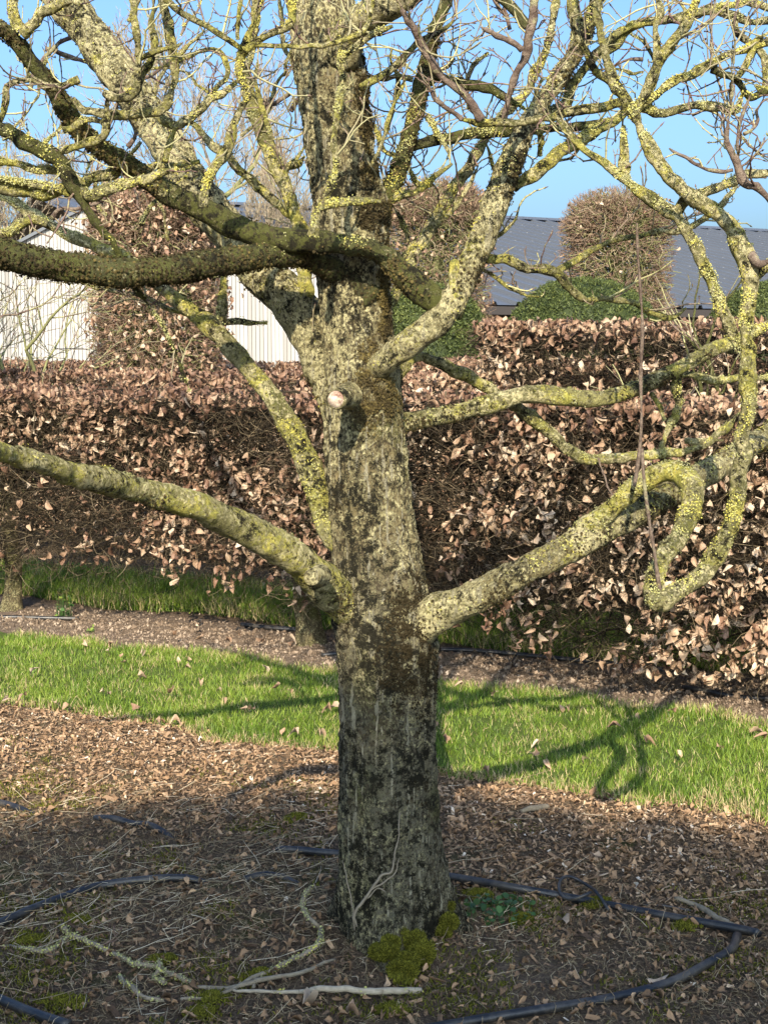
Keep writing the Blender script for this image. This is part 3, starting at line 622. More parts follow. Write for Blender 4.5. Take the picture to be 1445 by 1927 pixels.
R4 = B([(680, 450, 22), (712, 400, 19), (728, 368, 17), (748, 320, 17), (765, 275, 17), (783, 210, 16), (795, 150, 15), (808, 100, 13), (825, 45, 13), (840, 0, 12), (850, -40, 12)], [.02, .08, .12], M_MOSSY, lich=.5, ext=.6, moss=.3, tw=4)
B([(775, 275, 11), (830, 262, 11), (880, 252, 12), (940, 245, 12), (985, 240, 11), (1060, 240, 9), (1130, 228, 7), (1190, 208, 5)], [.1, .12], M_MOSSY, parent=R4, lich=.35, tw=5)
B([(800, 135, 10), (840, 150, 10), (880, 160, 10), (920, 168, 9), (950, 182, 8), (990, 210, 6)], [.1, .05], M_MOSSY, parent=R4, lich=.2, tw=10)
B([(712, 392, 8), (745, 372, 8), (790, 355, 6), (825, 330, 5), (850, 310, 4)], [.05, .0], parent=R4, lich=.4, tw=10)
R5 = B([(700, 620, 14), (740, 560, 12), (765, 510, 12), (790, 460, 13), (825, 400, 13), (852, 355, 13), (880, 315, 12), (905, 275, 11), (925, 240, 10), (955, 205, 10), (985, 180, 9), (1010, 130, 8), (1035, 70, 7), (1045, 10, 6), (1050, -30, 6)], [.05, .25, .35, .35], lich=.65, tw=5)
B([(757, 485, 6), (800, 432, 5), (850, 395, 5), (885, 340, 4), (900, 310, 3)], [.2, .25], parent=R5, lich=.3, tw=6)
B([(768, 455, 7), (758, 420, 6), (750, 400, 5)], [.25, .22], parent=R5, lich=.5, tw=5)
B([(812, 345, 6), (790, 350, 6), (770, 320, 6), (765, 300, 5), (720, 280, 6), (705, 240, 6), (690, 230, 5)], [.2, .12], parent=R5, lich=.6, tw=12)
B([(700, 310, 4), (715, 270, 4), (735, 215, 4), (755, 160, 4), (762, 140, 4)], [-.25, -.3], lich=0, tw=10)
B([(680, 165, 8), (700, 150, 8), (740, 125, 8), (765, 100, 8), (790, 75, 7), (840, 50, 5), (870, 30, 4)], [-.1, 0], lich=.1, tw=10)
RF = B([(1165, 192, 9), (1120, 202, 9), (1060, 215, 9), (1010, 228, 9), (960, 232, 9), (905, 228, 9), (870, 228, 6)], [-.3, -.36], lich=.25, tw=5)
B([(905, 226, 7.4), (885, 195, 7.4), (855, 165, 7.4), (820, 130, 7.4), (805, 105, 7.4), (785, 65, 6.6), (768, 40, 5.7), (758, 22, 4.9)], [-.36, -.42], M_YOUNG, parent=RF, lich=0, tw=14, disp=.003)
B([(870, 225, 4.9), (845, 205, 4.9), (825, 190, 4.1), (808, 165, 4.1), (790, 150, 3.3)], [-.36, -.4], M_YOUNG, parent=RF, lich=0, tw=8)
B([(948, 222, 5.7), (955, 185, 6.6), (968, 145, 7.4), (985, 110, 7.4), (995, 70, 7.4), (1003, 30, 6.6), (1010, -30, 6.6)], [-.34, -.4], M_YOUNG, parent=RF, lich=0, tw=10, disp=.003)
B([(982, 95, 4.9), (960, 78, 5.7), (935, 68, 5.7), (910, 55, 5.7), (900, 50, 4.1)], [-.4, -.42], M_YOUNG, parent=RF, lich=0, tw=14, disp=.003)
B([(905, -40, 10), (940, -5, 11), (960, 15, 11), (985, 45, 10), (1000, 58, 8)], [-.2, -.22], M_MOSSY, lich=0, tw=8)
B([(1155, 160, 7), (1120, 130, 7), (1095, 85, 7), (1075, 30, 7), (1060, -30, 6)], [-.32, -.4], parent=RF, lich=0, tw=6)
B([(640, 110, 42), (660, 55, 36), (700, 25, 33), (750, 0, 30), (800, -35, 27)], [-.02, -.12, -.22], M_LIMB2, lich=.3, ext=.8)
R2 = B([(700, 820, 26), (745, 800, 22), (785, 790, 19), (830, 783, 18), (880, 770, 17), (940, 755, 17), (1000, 742, 18), (1060, 748, 18), (1120, 750, 17), (1180, 737, 16), (1240, 710, 15), (1300, 680, 14), (1345, 655, 14), (1385, 640, 14), (1450, 610, 11)], [.04, .14, .2, .28, .35], M_LIMB, lich=.45, ext=.6, moss=.15)
R2b = B([(740, 720, 14), (770, 680, 11), (795, 672, 10), (830, 685, 11), (880, 710, 12), (930, 740, 11), (980, 772, 12), (1030, 810, 12), (1070, 850, 12), (1110, 866, 10), (1170, 862, 9), (1240, 856, 8), (1310, 845, 8), (1355, 815, 7), (1390, 775, 6)], [.1, .22, .34, .36], lich=.55)
B([(1272, 712, 8), (1276, 745, 8), (1272, 780, 7), (1255, 810, 7), (1245, 850, 7)], [.3, .34], parent=R2, lich=.75)
B([(1262, 708, 8), (1300, 706, 8), (1345, 715, 8), (1400, 712, 7), (1470, 710, 6)], [.3, .36], parent=R2, lich=.8, ext=.3)
B([(1290, 830, 6), (1320, 832, 6), (1360, 828, 5)], [.34, .36], parent=R2b, lich=.3)
B([(1225, 740, 5), (1240, 762, 5), (1250, 790, 5)], [.3, .32], parent=R2b, lich=.5, tw=8, twl=(.02, .06))
R3 = B([(730, 1215, 48), (785, 1180, 42), (830, 1152, 38), (880, 1130, 34), (940, 1097, 33), (1000, 1067, 31), (1060, 1037, 30), (1110, 1010, 31), (1160, 985, 30), (1220, 950, 27), (1280, 915, 25), (1340, 885, 25), (1400, 847, 23), (1445, 818, 21), (1500, 780, 19)], [-.02, -.12, -.15, -.1, .1, .5], M_LIMB2, lich=.55, ext=.9, moss=.35)
R3b = B([(1100, 1000, 26), (1135, 970, 22), (1165, 945, 20), (1195, 917, 20), (1230, 893, 20), (1268, 886, 22), (1295, 905, 22), (1302, 935, 21), (1293, 975, 19), (1278, 1008, 19), (1255, 1038, 18), (1240, 1062, 17), (1232, 1090, 17), (1232, 1122, 20), (1242, 1136, 18)], [-.12, -.19, -.30, -.42, -.5], M_LIMB, lich=.62)
R3c = B([(1222, 1112, 12), (1240, 1130, 20), (1290, 1105, 19), (1330, 1070, 18), (1358, 1022, 19), (1377, 972, 19), (1387, 920, 18), (1395, 860, 18), (1400, 800, 17), (1407, 730, 18), (1407, 660, 16), (1405, 600, 16), (1412, 545, 16), (1410, 505, 19), (1390, 460, 19), (1376, 425, 15), (1340, 395, 14), (1290, 365, 13), (1240, 310, 12), (1208, 250, 12), (1185, 205, 12), (1160, 165, 11), (1142, 115, 10), (1128, 60, 9), (1123, 0, 8), (1120, -40, 8)], [-0.46, -0.50, -0.48, -0.44], M_LIMB, lich=.7, ext=.4)
B([(1395, 660, 11), (1378, 625, 11), (1355, 575, 11), (1330, 515, 11), (1300, 445, 11), (1278, 412, 11), (1240, 385, 12), (1205, 362, 11), (1178, 340, 9), (1176, 310, 8), (1174, 260, 8), (1165, 215, 7)], [-0.48, -0.42], parent=R3c, lich=.85)
B([(1178, 342, 8), (1140, 312, 8), (1105, 285, 8), (1080, 258, 8), (1060, 235, 8), (1045, 210, 6)], [-0.44, -0.40], parent=R3c, lich=.25, tw=8)
B([(1270, 408, 10), (1290, 378, 10), (1330, 358, 9), (1370, 345, 8), (1400, 333, 8), (1470, 325, 7)], [-0.44, -0.49], parent=R3c, lich=.8, ext=.3)
B([(1195, 210, 10), (1215, 165, 10), (1235, 125, 9), (1255, 90, 8), (1285, 55, 8), (1305, 15, 7), (1315, -30, 6)], [-0.46, -0.52], parent=R3c, lich=.5, tw=10)
B([(1235, 120, 7), (1232, 80, 8), (1232, 45, 8), (1240, 20, 9), (1230, -20, 7)], [-0.47, -0.44], parent=R3c, lich=.6, tw=8)
B([(1200, 200, 8), (1240, 175, 9), (1275, 150, 9), (1320, 130, 9), (1360, 108, 8), (1400, 95, 8), (1460, 75, 8)], [-0.46, -0.42], parent=R3c, lich=.75, tw=6, ext=.4)
B([(1205, 202, 8), (1235, 212, 9), (1270, 208, 9), (1310, 200, 9), (1350, 203, 9), (1385, 208, 7), (1395, 180, 7)], [-0.44, -0.39], parent=R3c, lich=.85, tw=8)
B([(1340, 128, 9), (1375, 145, 8), (1395, 165, 9), (1412, 185, 9), (1445, 170, 8), (1480, 160, 7)], [-0.42, -0.38], M_MOSSY, parent=R3c, lich=.5, tw=10, twl=(.04, .14))
B([(1385, 150, 7), (1405, 115, 8), (1420, 80, 8), (1450, 60, 7)], [-0.42, -0.44], parent=R3c, lich=.3, tw=8)
B([(1290, 30, 9), (1340, 20, 9), (1375, 28, 10), (1410, 40, 9), (1460, 35, 8)], [-0.10, -0.10], lich=.75, tw=8, ext=.3)
B([(1380, 30, 7), (1385, 60, 7), (1420, 80, 7), (1435, 110, 7), (1440, 170, 8), (1420, 160, 5)], [-0.12, -0.12], lich=.7, tw=6)
B([(1420, 520, 10), (1440, 500, 10), (1470, 490, 9)], [-0.48, -0.50], parent=R3c, lich=.8, ext=.3)
B([(1412, 480, 9.8), (1425, 495, 9.8), (1445, 490, 9.8)], [-0.50, -0.54], M_YOUNG, parent=R3c, lich=0)
B([(1450, 380, 6.6), (1425, 355, 8.2), (1400, 340, 8.2), (1385, 305, 7.4), (1372, 280, 7.4), (1366, 255, 5.7), (1368, 240, 4.9)], [-0.64, -0.66], M_YOUNG, lich=.1, tw=8, ext=.3, disp=.003)
B([(1378, 320, 3.3), (1345, 322, 3.3), (1310, 310, 3.3), (1275, 290, 3.3), (1258, 275, 2.5)], [-0.64, -0.64], M_YOUNG, lich=0, tw=6, twl=(.02, .04))
B([(1390, 330, 4.1), (1388, 270, 4.1), (1395, 220, 4.1), (1410, 180, 4.1)], [-0.54, -0.50], M_YOUNG, lich=0, tw=12, twl=(.03, .1))
# upright straight water shoots
B([(1242, 1120, 4.1), (1232, 1050, 3.8), (1218, 960, 3.4), (1210, 890, 3.3), (1207, 845, 3.3)], [-0.48, -0.50], M_YOUNG, parent=R3b, lich=0, name='water_shoot', disp=.0004)
B([(1193, 915, 4.1), (1200, 870, 4.1), (1206, 800, 3.3), (1205, 700, 3.3), (1208, 620, 3.0), (1204, 540, 3.0), (1199, 470, 2.8), (1198, 420, 2.0)], [-0.34, -0.38], M_YOUNG, parent=R3b, lich=0, name='water_shoot', disp=.0004)
B([(1125, 862, 2.5), (1140, 900, 2.5), (1152, 935, 2.5)], [0.30, 0.20], M_YOUNG, parent=R2b, lich=0)
# extra filler boughs in the upper canopy, behind and beside
def filler(n, x0, x1, y0, y1, dy, seed, ln=(120, 300), r=(3, 6)):
    rs = np.random.RandomState(seed)
    for _ in range(n):
        x = rs.uniform(x0, x1); y = rs.uniform(y0, y1); a = rs.uniform(-2.6, -.5) if rs.rand() < .7 else rs.uniform(-pi, pi); L = rs.uniform(*ln); q = rs.uniform(*r)
        pts = []; k = 6
        for i in range(k): pts.append((x, y, q*(1-.08*i))); a += rs.normal(0, .35); x += cos(a)*L/k; y += sin(a)*L/k
        d = rs.uniform(*dy); B(pts, [d, d+rs.uniform(-.15, .15)], M_LIMB if rs.rand() < .6 else M_YOUNG, lich=rs.choice([0, .4, .7]), tw=9, twl=(.04, .15))
filler(16, 0, 420, 40, 470, (.35, .8), 5)
filler(5, 420, 560, 100, 330, (.35, .6), 6)
filler(13, 700, 1060, 10, 320, (.0, .5), 7, (90, 220))
filler(9, 1080, 1445, 20, 260, (-.2, .3), 8, (90, 220))
build(LICH, 'lichen', M_LICHEN, TREE, kind='stuff'); 
# dark moss on trunk: right side and limb collars
k = (TN[:, 1] < .35); V = TV[k]; N = TN[k]
px, py = proj(V); q1 = np.exp(-(((px-705)/38)**2+((py-735)/65)**2)); q2 = np.exp(-(((px-775)/40)**2+((py-1215)/90)**2)); q3 = np.exp(-(((px-690)/14)**2))*(py < 430)*.8+np.exp(-(((px-722)/10)**2))*((py > 380) & (py < 640))*.8
pr = np.clip(q1*1.0+q2*.9+q3+np.clip((fbm(V, 9, 3, 3)-.62)*3, 0, .3)*.3, 0, 1)*np.clip((fbm(V, 35, 3, 5)-.40)*5, 0, 1)
pr = np.repeat(pr, 12); V = np.repeat(V, 12, 0)+rsb.normal(0, .0025, (len(V)*12, 3)); N = np.repeat(N, 12, 0); k = (pr > .05) & (V[:, 2] > 1.35); flakes(DM, V[k], N[k], pr[k]*.7, rsb, (.0018, .0042), (0, 1), maxn=60000)
k = (pr > .05) & (V[:, 2] <= 1.35); flakes(DM, V[k], N[k], pr[k]*.7, rsb, (.0018, .0042), (0, .28), maxn=40000)
build(DM, 'dark_moss', M_DMOSS, TREE, kind='stuff')
# moss cushions at the foot
def cushion(name, spots, n, parent, mat=M_MOSS, seed=3, rn=(.25, 1)):
    mb = MB(); rs = np.random.RandomState(seed)
    for (px, py, Y, r) in spots:
        q, _ = at(px, py, Y); r = r*.66; u = norm(rs.normal(size=(n, 3))); u[:, 1] = -np.abs(u[:, 1]); P = q+u*np.array([r, r*.8, r*.85])
        P += u*((fbm(P, 45, 3, 2.)-.5)*r*1.3)[:, None]
        wander(mb, P, u+rs.normal(0, .5, (n, 3))+np.array([0, 0, .4]), 2, rs.uniform(.006, .016, n), .0024, .0008, rs, .3, 3, rs.uniform(*rn, n))
    return build(mb, name, mat, parent, kind='stuff')
cushion('moss_cushion', [(775, 1770, 3.58, .036), (795, 1792, 3.54, .034), (752, 1760, 3.59, .026), (768, 1806, 3.49, .026), (728, 1795, 3.52, .030), (710, 1792, 3.54, .022), (745, 1822, 3.46, .024), (768, 1826, 3.46, .022), (735, 1772, 3.55, .022), (845, 1735, 3.70, .022), (835, 1755, 3.69, .022), (840, 1705, 3.74, .018), (832, 1675, 3.75, .012)], 2600, trunk, rn=(.1, 1))
mb = MB(); g, _ = at(735, 1815, 3.52); th = np.linspace(0, 1, 9)
tube(mb, np.stack([np.full(9, g[0]), 3.66-.2*th, g[2]+.03-.06*th], 1), .045*np.sqrt(np.clip(1-th**3, .02, 1)), 24, .006, 40, seed=2); build(mb, 'root_knob', M_TRUNK, trunk)
# pruning stubs
def stub(px, py, r, dirv, ln, Y, parent, face=M_CUT):
    q, t = at(px, py, Y); R = r*t/F; d = norm(np.array(dirv, float)); C2 = np.array([q-d*ln, q-d*ln*.5, q-d*.01, q-d*.004, q, q+d*.0008]); mb = MB()
    RR = np.array([R*1.5, R*1.18, R*1.15, R*1.12, R*1.04, R*.88])
    tube(mb, C2, RR, 32, .0016, 70, cap=False, seed=4); s = build(mb, 'branch_stub', M_LIMB2, parent)
    m2 = MB(); tube(m2, np.array([q-d*.012, q-d*.001]), [R*.93, R*.93], 32, 0, cap=True); build(m2, 'cut_face', face, s)
stub(632, 751, 18, (-.30, -.93, -.05), .10, 3.47, trunk)
stub(587, 1086, 15, (-.2, -.95, .1), .08, 3.37, L5, M_LIMB2)
q, t = at(1233, 1100, TY-.42)

# ivy stems on the trunk
mb = MB()
for pts in ([(672, 1745, 3), (668, 1720, 4), (680, 1700, 4), (700, 1670, 4), (720, 1645, 3.5), (735, 1640, 3), (742, 1610, 2.5), (750, 1570, 2), (753, 1530, 1.5)], [(700, 1672, 3), (725, 1660, 2.5), (745, 1640, 2), (752, 1615, 1.5)], [(668, 1750, 2), (662, 1700, 2), (652, 1650, 1.5), (645, 1620, 1)], [(690, 1690, 2), (712, 1672, 2), (735, 1690, 1.5), (750, 1665, 1)]):
    A2 = cr(limbpts(pts, [-.155, -.15, -.145]), .006); C = A2[:, :3]+np.stack([fbm(A2[:, :3], 50, 2, k)-.5 for k in range(3)], 1)*.008; tube(mb, C, A2[:, 3]*.8, 6, .0005, 80)
tag(build(mb, 'ivy_vine', M_DEADWOOD), 'thin pale woody vine climbing the foot of the big trunk', 'vine')

# ------------------------------------------------------------------ hedges
def hedge(name, label, c0, c1, s0, s1, h, nleaf, ntwig, seed, dens=None, lsz=(.045, .07), zmin=.16, stems=(), bot=None):
    rs = np.random.RandomState(seed); x0, y0 = row((s0+s1)/2, (c0+c1)/2)
    H = thing(name, label, 'hedge', (x0, y0, 0))
    def pack(n, front=.7):
        s = rs.uniform(s0, s1, n); u = rs.rand(n); z = rs.uniform(zmin, h, n); c = np.empty(n)
        a = u < front; c[a] = c0+np.abs(rs.normal(0, .07, a.sum()))
        b = (u >= front) & (u < front+.2); c[b] = rs.uniform(c0, c1, b.sum()); z[b] = h-np.abs(rs.normal(0, .05, b.sum()))
        d = u >= front+.2; c[d] = rs.uniform(c0+.1, c1, d.sum())
        e = rs.rand(n) < .04; s[e] = s0+np.abs(rs.normal(0, .06, e.sum())); c[e] = rs.uniform(c0, c1, e.sum())
        x, y = row(s, c); P = np.stack([x, y, z], 1)
        # wavy clipped face
        wv = (fbm(P, 1.7, 3, seed)-.5)*.22; P[:, 0] -= NX*wv; P[:, 1] -= NY*wv; P[:, 2] += (fbm(P, 3, 3, seed+3.)-.5)*.10*(z/h)
        return P, c
    P, c = pack(nleaf); pr = np.ones(len(P)) if dens is None else dens(P, c); 
    def low(P):
        b = zmin if bot is None else bot(P)
        return b+(fbm(P*np.array([1, 1, 0]), 4.5, 3, 1.)-.45)*.38
    pr = pr*(P[:, 2] > low(P))
    P = P[rs.rand(len(P)) < pr]; n = len(P)
    mb = MB(); M = hang(n, rs, .7); z1 = P[:, 2] > h-.12; Mr = rotm(n, rs); M[z1] = Mr[z1]
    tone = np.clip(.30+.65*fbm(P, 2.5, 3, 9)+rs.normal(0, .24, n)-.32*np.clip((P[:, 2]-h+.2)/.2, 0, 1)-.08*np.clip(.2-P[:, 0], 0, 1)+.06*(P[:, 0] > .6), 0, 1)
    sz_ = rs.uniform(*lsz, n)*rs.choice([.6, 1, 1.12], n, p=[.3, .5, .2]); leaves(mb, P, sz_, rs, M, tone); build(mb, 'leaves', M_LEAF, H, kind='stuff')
    mb = MB(); P, c = pack(ntwig, .35)
    P = P[P[:, 2] > low(P)+rs.uniform(-.06, .12, len(P))]; P[:, 0] += NX*.05; P[:, 1] += NY*.05
    n = len(P); P[:, 2] = np.minimum(P[:, 2], h-.03-rs.rand(n)*.16); D = np.stack([rs.normal(0, 1, n)-NX*.4, rs.normal(0, .6, n)-NY*.5, rs.normal(.0, .4, n)], 1)
    wander(mb, P, D, 5, rs.uniform(.10, .30, n), .0016, .0008, rs, .38, 3, rs.rand(n)**1.8, zmax=h-rs.rand(n)*.06)
    P, c = pack(int(ntwig*.10), .0); P = P[P[:, 2] > low(P)+.22]; P[:, 0] += NX*.12; P[:, 1] += NY*.12; n = len(P); wander(mb, P, np.stack([rs.normal(0, .8, n), rs.normal(0, .5, n), rs.normal(.2, .5, n)], 1), 5, rs.uniform(.2, .45, n), .005, .0025, rs, .25, 4, rs.rand(n)**2.5, zmax=h-rs.rand(n)*.1)
    build(mb, 'twigs', M_HTWIG, H, kind='stuff')
    for (s, c, r) in stems:
        x, y = row(s, c); z = gz(x, y); t = np.array([0, .02, .06, .14, .3, .6, h*.9]); R = r*np.array([1.45, 1.3, 1.12, 1.0, .9, .8, .35])
        A2 = cr(np.stack([x+.02*np.sin(t*5+s), y+0*t, z-.02+t, R], 1), .02); mb = MB(); tube(mb, A2[:, :3], A2[:, 3], 24, .005, 25, seed=s); build(mb, 'trunk', M_HSTEM, H)
    return H
def dens_front(P, c):
    px, py = proj(P); d = np.full(len(P), .42)
    def g(x, y, sx, sy): return np.exp(-((px-x)/sx)**2-((py-y)/sy)**2)
    d -= .8*g(110, 950, 150, 90)+.58*g(440, 800, 130, 60)+.5*g(830, 900, 75, 190)+.42*g(1090, 930, 110, 50)+.45*g(1150, 1170, 100, 55)+.4*g(380, 980, 60, 40)+.5*g(120, 1080, 140, 50)+.4*g(860, 1120, 60, 80)+.3*g(60, 840, 60, 30)
    d += .35*g(330, 900, 60, 120)+.35*g(530, 960, 70, 70)+.35*(py < 770)+.4*g(1010, 830, 90, 90)+.35*g(1330, 1150, 120, 150)
    return np.clip(d+(fbm(P, 6, 3, 4.)-.5)*1.7, .02, 1)
def srow(px, c):
    """position along the row seen at image column px"""
    k = (px-CX)/F; y = c/(NX*k+NY)*1.0; x = k*y; return x*UX+y*UY
st = [(UX*g[0]+UY*g[1], NX*g[0]+NY*g[1]) for g in (G(22, 1150), G(580, 1212))]
hedge('beech_hedge', 'low beech hedge hung with curled brown leaves, directly behind the grass path', 6.12, 6.92, -6.6, 2.6, 1.40, 44000, 60000, 41, dens_front, lsz=(.038, .068), bot=lambda P: np.interp(proj(P)[0], [0, 600, 700, 940, 980, 1445], [.38, .38, .30, .22, .13, .10]),
      stems=[(st[0][0], st[0][1], .055), (st[1][0], st[1][1], .075), (.10, 6.55, .045), (1.4, 6.55, .05)])
hedge('beech_hedge', 'beech hedge in the second row, its leafy top showing just above the front hedge', 8.6, 9.4, -9.0, -1.6, 1.46, 15000, 20000, 42, lsz=(.05, .075))
hedge('beech_hedge', 'tall leafy beech hedge block with its pale end facing left, on the right', 8.1, 9.1, srow(892, 8.1), 3.4, 1.79, 24000, 40000, 43, lambda P, c: np.clip(.30+.8*(proj(P)[0] < 985)+.35*(P[:, 2] > 1.68)+(fbm(P, 4, 3, 2.)-.5)*.6, .04, 1), lsz=(.05, .075))
hedge('beech_hedge', 'farther low brown hedge below the pale boarded wall', 13.0, 13.8, -14., -2.5, 1.50, 16000, 9000, 44, lsz=(.06, .09))
hedge('beech_hedge', 'low leafy hedge between the main trunk and the tall hedge block', 9.6, 10.4, -5.6, -2.0, 1.55, 9000, 6000, 45, lsz=(.05, .075))

# ------------------------------------------------------------------ clipped hornbeam columns
def column(label, px, Y, wpx, ytop, seed, nleaf, ntw=15000):
    rs = np.random.RandomState(seed); c, t = at(px, 663, Y); R = wpx/2*t/F; top = at(px, ytop, Y)[0][2]; x0, y0 = c[0], Y
    H = thing('hornbeam_column', label, 'tree', (x0, y0, 0), 'clipped hornbeam columns')
    rc = R*.85   # dome height
    def shell(n, inset=0.):
        zz = rs.uniform(.5, 1, n)*0; u = rs.rand(n); side = u < .62; a = rs.uniform(0, 2*pi, n)
        z = rs.uniform(.6, top-rc, n); rr = np.full(n, R); N = np.stack([np.cos(a), np.sin(a), np.zeros(n)], 1)
        ph = np.arccos(rs.uniform(0, 1, n)); b = ~side; z[b] = top-rc+rc*np.cos(ph[b])**.8; rr[b] = R*np.sin(ph[b])**.7
        N[b] = np.stack([np.cos(a)*np.sin(ph), np.sin(a)*np.sin(ph), np.cos(ph)], 1)[b]
        P = np.stack([x0+rr*np.cos(a), y0+rr*np.sin(a), z], 1); P += N*((fbm(P, 3, 3, seed)-.6)*.14)[:, None]; return P-N*inset, N
    mb = MB(); C = np.array([(x0, y0, 0, .09), (x0+.02, y0, .8, .075), (x0-.02, y0, 1.8, .06), (x0, y0, top-.5, .03), (x0, y0, top-.2, .012)]); A2 = cr(C, .08); tube(mb, A2[:, :3], A2[:, 3], 12, .01, 12); build(mb, 'trunk', M_ALGAE, H)
    mb = MB(); n = 260; z = rs.uniform(.7, top-.5, n); a = rs.uniform(0, 2*pi, n); P = np.stack([np.full(n, x0), np.full(n, y0), z], 1); D = np.stack([np.cos(a), np.sin(a), rs.uniform(.1, 1., n)], 1)
    wander(mb, P, D, 7, R*1.1, .014, .004, rs, .22, 5); n = 2600; P, N = shell(n, .32); wander(mb, P, N+rs.normal(0, .6, (n, 3)), 5, .34, .006, .003, rs, .4, 4); build(mb, 'limbs', M_ALGAE, H, kind='stuff')
    mb = MB(); P, N = shell(ntw, .16); k = fbm(P, 5, 3, 3)>.36; P, N = P[k], N[k]; n = len(P); wander(mb, P, N*.9+rs.normal(0, .55, (n, 3)), 4, rs.uniform(.10, .2, n), .0042, .0022, rs, .4, 3)
    P, N = shell(ntw//2, .05); n = len(P); wander(mb, P, N+rs.normal(0, .4, (n, 3)), 2, rs.uniform(.05, .09, n), .0028, .0018, rs, .3, 3, rs.uniform(0, .6, n)); build(mb, 'twigs', M_CTWIG, H, kind='stuff')
    mb = MB(); P, N = shell(nleaf, .05); n = len(P); P += rs.normal(0, .05, (n, 3)); leaves(mb, P, rs.uniform(.05, .08, n), rs, hang(n, rs), np.clip(rs.normal(.5, .22, n), 0, 1)); build(mb, 'leaves', M_LEAF, H, kind='stuff')
column('clipped hornbeam column still holding many brown leaves, leftmost, beside the pale gable', 300, 13, 262, 330, 51, 3600, 13000)
column('clipped round-topped hornbeam column just right of the big trunk, between two bare limbs', 822, 17, 212, 333, 52, 700, 7500)
column('clipped dome-topped hornbeam column on the right, standing before the grey roof', 1160, 16, 216, 352, 53, 200, 8000)

# ------------------------------------------------------------------ clipped yew domes
def yew(label, px, Y, rpx, ytop, seed, group='clipped yew domes', shape=None):
    rs = np.random.RandomState(seed); c, t = at(px, 663, Y); R = rpx*t/F; top = at(px, ytop, Y)[0][2]; x0 = c[0]; H = thing('yew_dome', label, 'topiary', (x0, Y, 0), group)
    zc = top-R*.85
    def surf(u):
        P = np.stack([u[:, 0]*R, u[:, 1]*R, np.where(u[:, 2] > 0, u[:, 2]*R*.85, 0)], 1)+np.array([x0, Y, zc]); d = (fbm(P, 5, 4, seed)-.5)*.07; return P+u*d[:, None]
    nu, nv = 48, 20; mb = MB(); a, e = np.meshgrid(np.arange(nu)*2*pi/nu, np.linspace(0, pi/2, nv), indexing='ij'); a = a.ravel(); e = e.ravel(); u = np.stack([np.cos(a)*np.cos(e), np.sin(a)*np.cos(e), np.sin(e)], 1)
    V = surf(u)-u*.03; i = np.arange(nu)[:, None]; j = np.arange(nv-1)[None]; i2 = (i+1) % nu
    mb.add(V, np.stack([i*nv+j, i2*nv+j, i2*nv+j+1, i*nv+j+1], -1).reshape(-1, 4), .1)
    th = np.arange(nu)*2*pi/nu; ring = lambda z, r: np.stack([x0+r*np.cos(th), Y+r*np.sin(th), np.full(nu, z)], 1)
    mb.add(np.vstack([ring(.02, R*.93), ring(zc, R*.93)]), [(q, (q+1) % nu, nu+(q+1) % nu, nu+q) for q in range(nu)], .1); build(mb, 'bush_body', M_YEW, H)
    mb = MB(); n = 26000; u = norm(rs.normal(size=(n, 3))); u[:, 2] = np.abs(u[:, 2]); P = surf(u)+u*rs.normal(-.005, .012, n)[:, None]; m = rs.rand(n) < .55; am = rs.uniform(0, 2*pi, m.sum()); P[m] = np.stack([x0+R*.98*np.cos(am), Y+R*.98*np.sin(am), rs.uniform(.2, zc+.03, m.sum())], 1)+rs.normal(0, .012, (m.sum(), 3)); u[m] = np.stack([np.cos(am), np.sin(am), 0*am], 1); 
    z = norm(u+rs.normal(0, .55, (n, 3))); r = norm(rs.normal(size=(n, 3))); x = norm(np.cross(r, z)); y = np.cross(z, x)
    T = np.array([(-.5, 0, 0), (0, -.16, .05), (.5, 0, .1), (0, .16, .05)]); tone = np.clip(.15+.6*fbm(P, 9, 3, 2)+rs.normal(0, .2, n), 0, 1); sz = rs.uniform(.018, .04, n)
    inst(mb, T, [(0, 1, 2, 3)], P, np.stack([z, x, y], 2), sz, tone); inst(mb, T, [(0, 1, 2, 3)], P+rs.normal(0, .01, (n, 3)), np.stack([x, y, z], 2), sz, tone); build(mb, 'foliage', M_YEW, H, kind='stuff')
yew('rounded dark green yew dome in front of the rightmost hornbeam column', 1095, 12.5, 150, 524, 61)
yew('dark green yew dome seen between the main trunk and the middle hornbeam column', 800, 12.2, 112, 536, 62)
yew('dark green yew dome partly cut off by the right edge of the photo', 1455, 12.5, 125, 530, 63)

# ------------------------------------------------------------------ buildings
# long barn: eave and ridge lines
def boards(mb, p0, p1, top, z0=0., pitch=.068, depth=.018, gap=.010, rs=RS):
    p0 = np.array(p0, float); p1 = np.array(p1, float); L = np.linalg.norm(p1-p0); d = (p1-p0)/L; nrm = np.array([d[1], -d[0]]); n = int(L/pitch)
    for k in range(n):
        a = k*pitch; b = a+pitch-gap; pa = p0+d*a; pb = p0+d*b; qa = pa+nrm*depth; qb = pb+nrm*depth; ta, tb = top(a/L), top(b/L); r = rs.rand()
        mb.add([(*pa, z0), (*pb, z0), (*qb, z0), (*qa, z0), (*pa, ta), (*pb, tb), (*qb, tb), (*qa, ta)], [(3, 2, 6, 7), (0, 3, 7, 4), (2, 1, 5, 6), (4, 7, 6, 5)], r, False)
E = lambda t: np.array([2.33+.89*t, 30+.46*t]); Rg = lambda t: np.array([3.9+.89*t, 50+.46*t])
BN = thing('long_barn', 'long barn with grey ribbed metal roof behind the topiary', 'building', (6, 36, 0))
t0, t1 = -22, 34; ZE, ZR = 2.55, 6.13
sh = 0.
n0 = np.array([.46, -.89]); W = 17.2
rid = lambda t: np.array([3.9+.89*t, 50+.46*t]); eav = lambda t: rid(t)+n0*W
mb = MB(); rib = .60; ts = np.arange(-16, 42, rib)
prof = [(0, 0), (.42, 0), (.45, .07), (.53, .07), (.56, 0)]
V = []; 
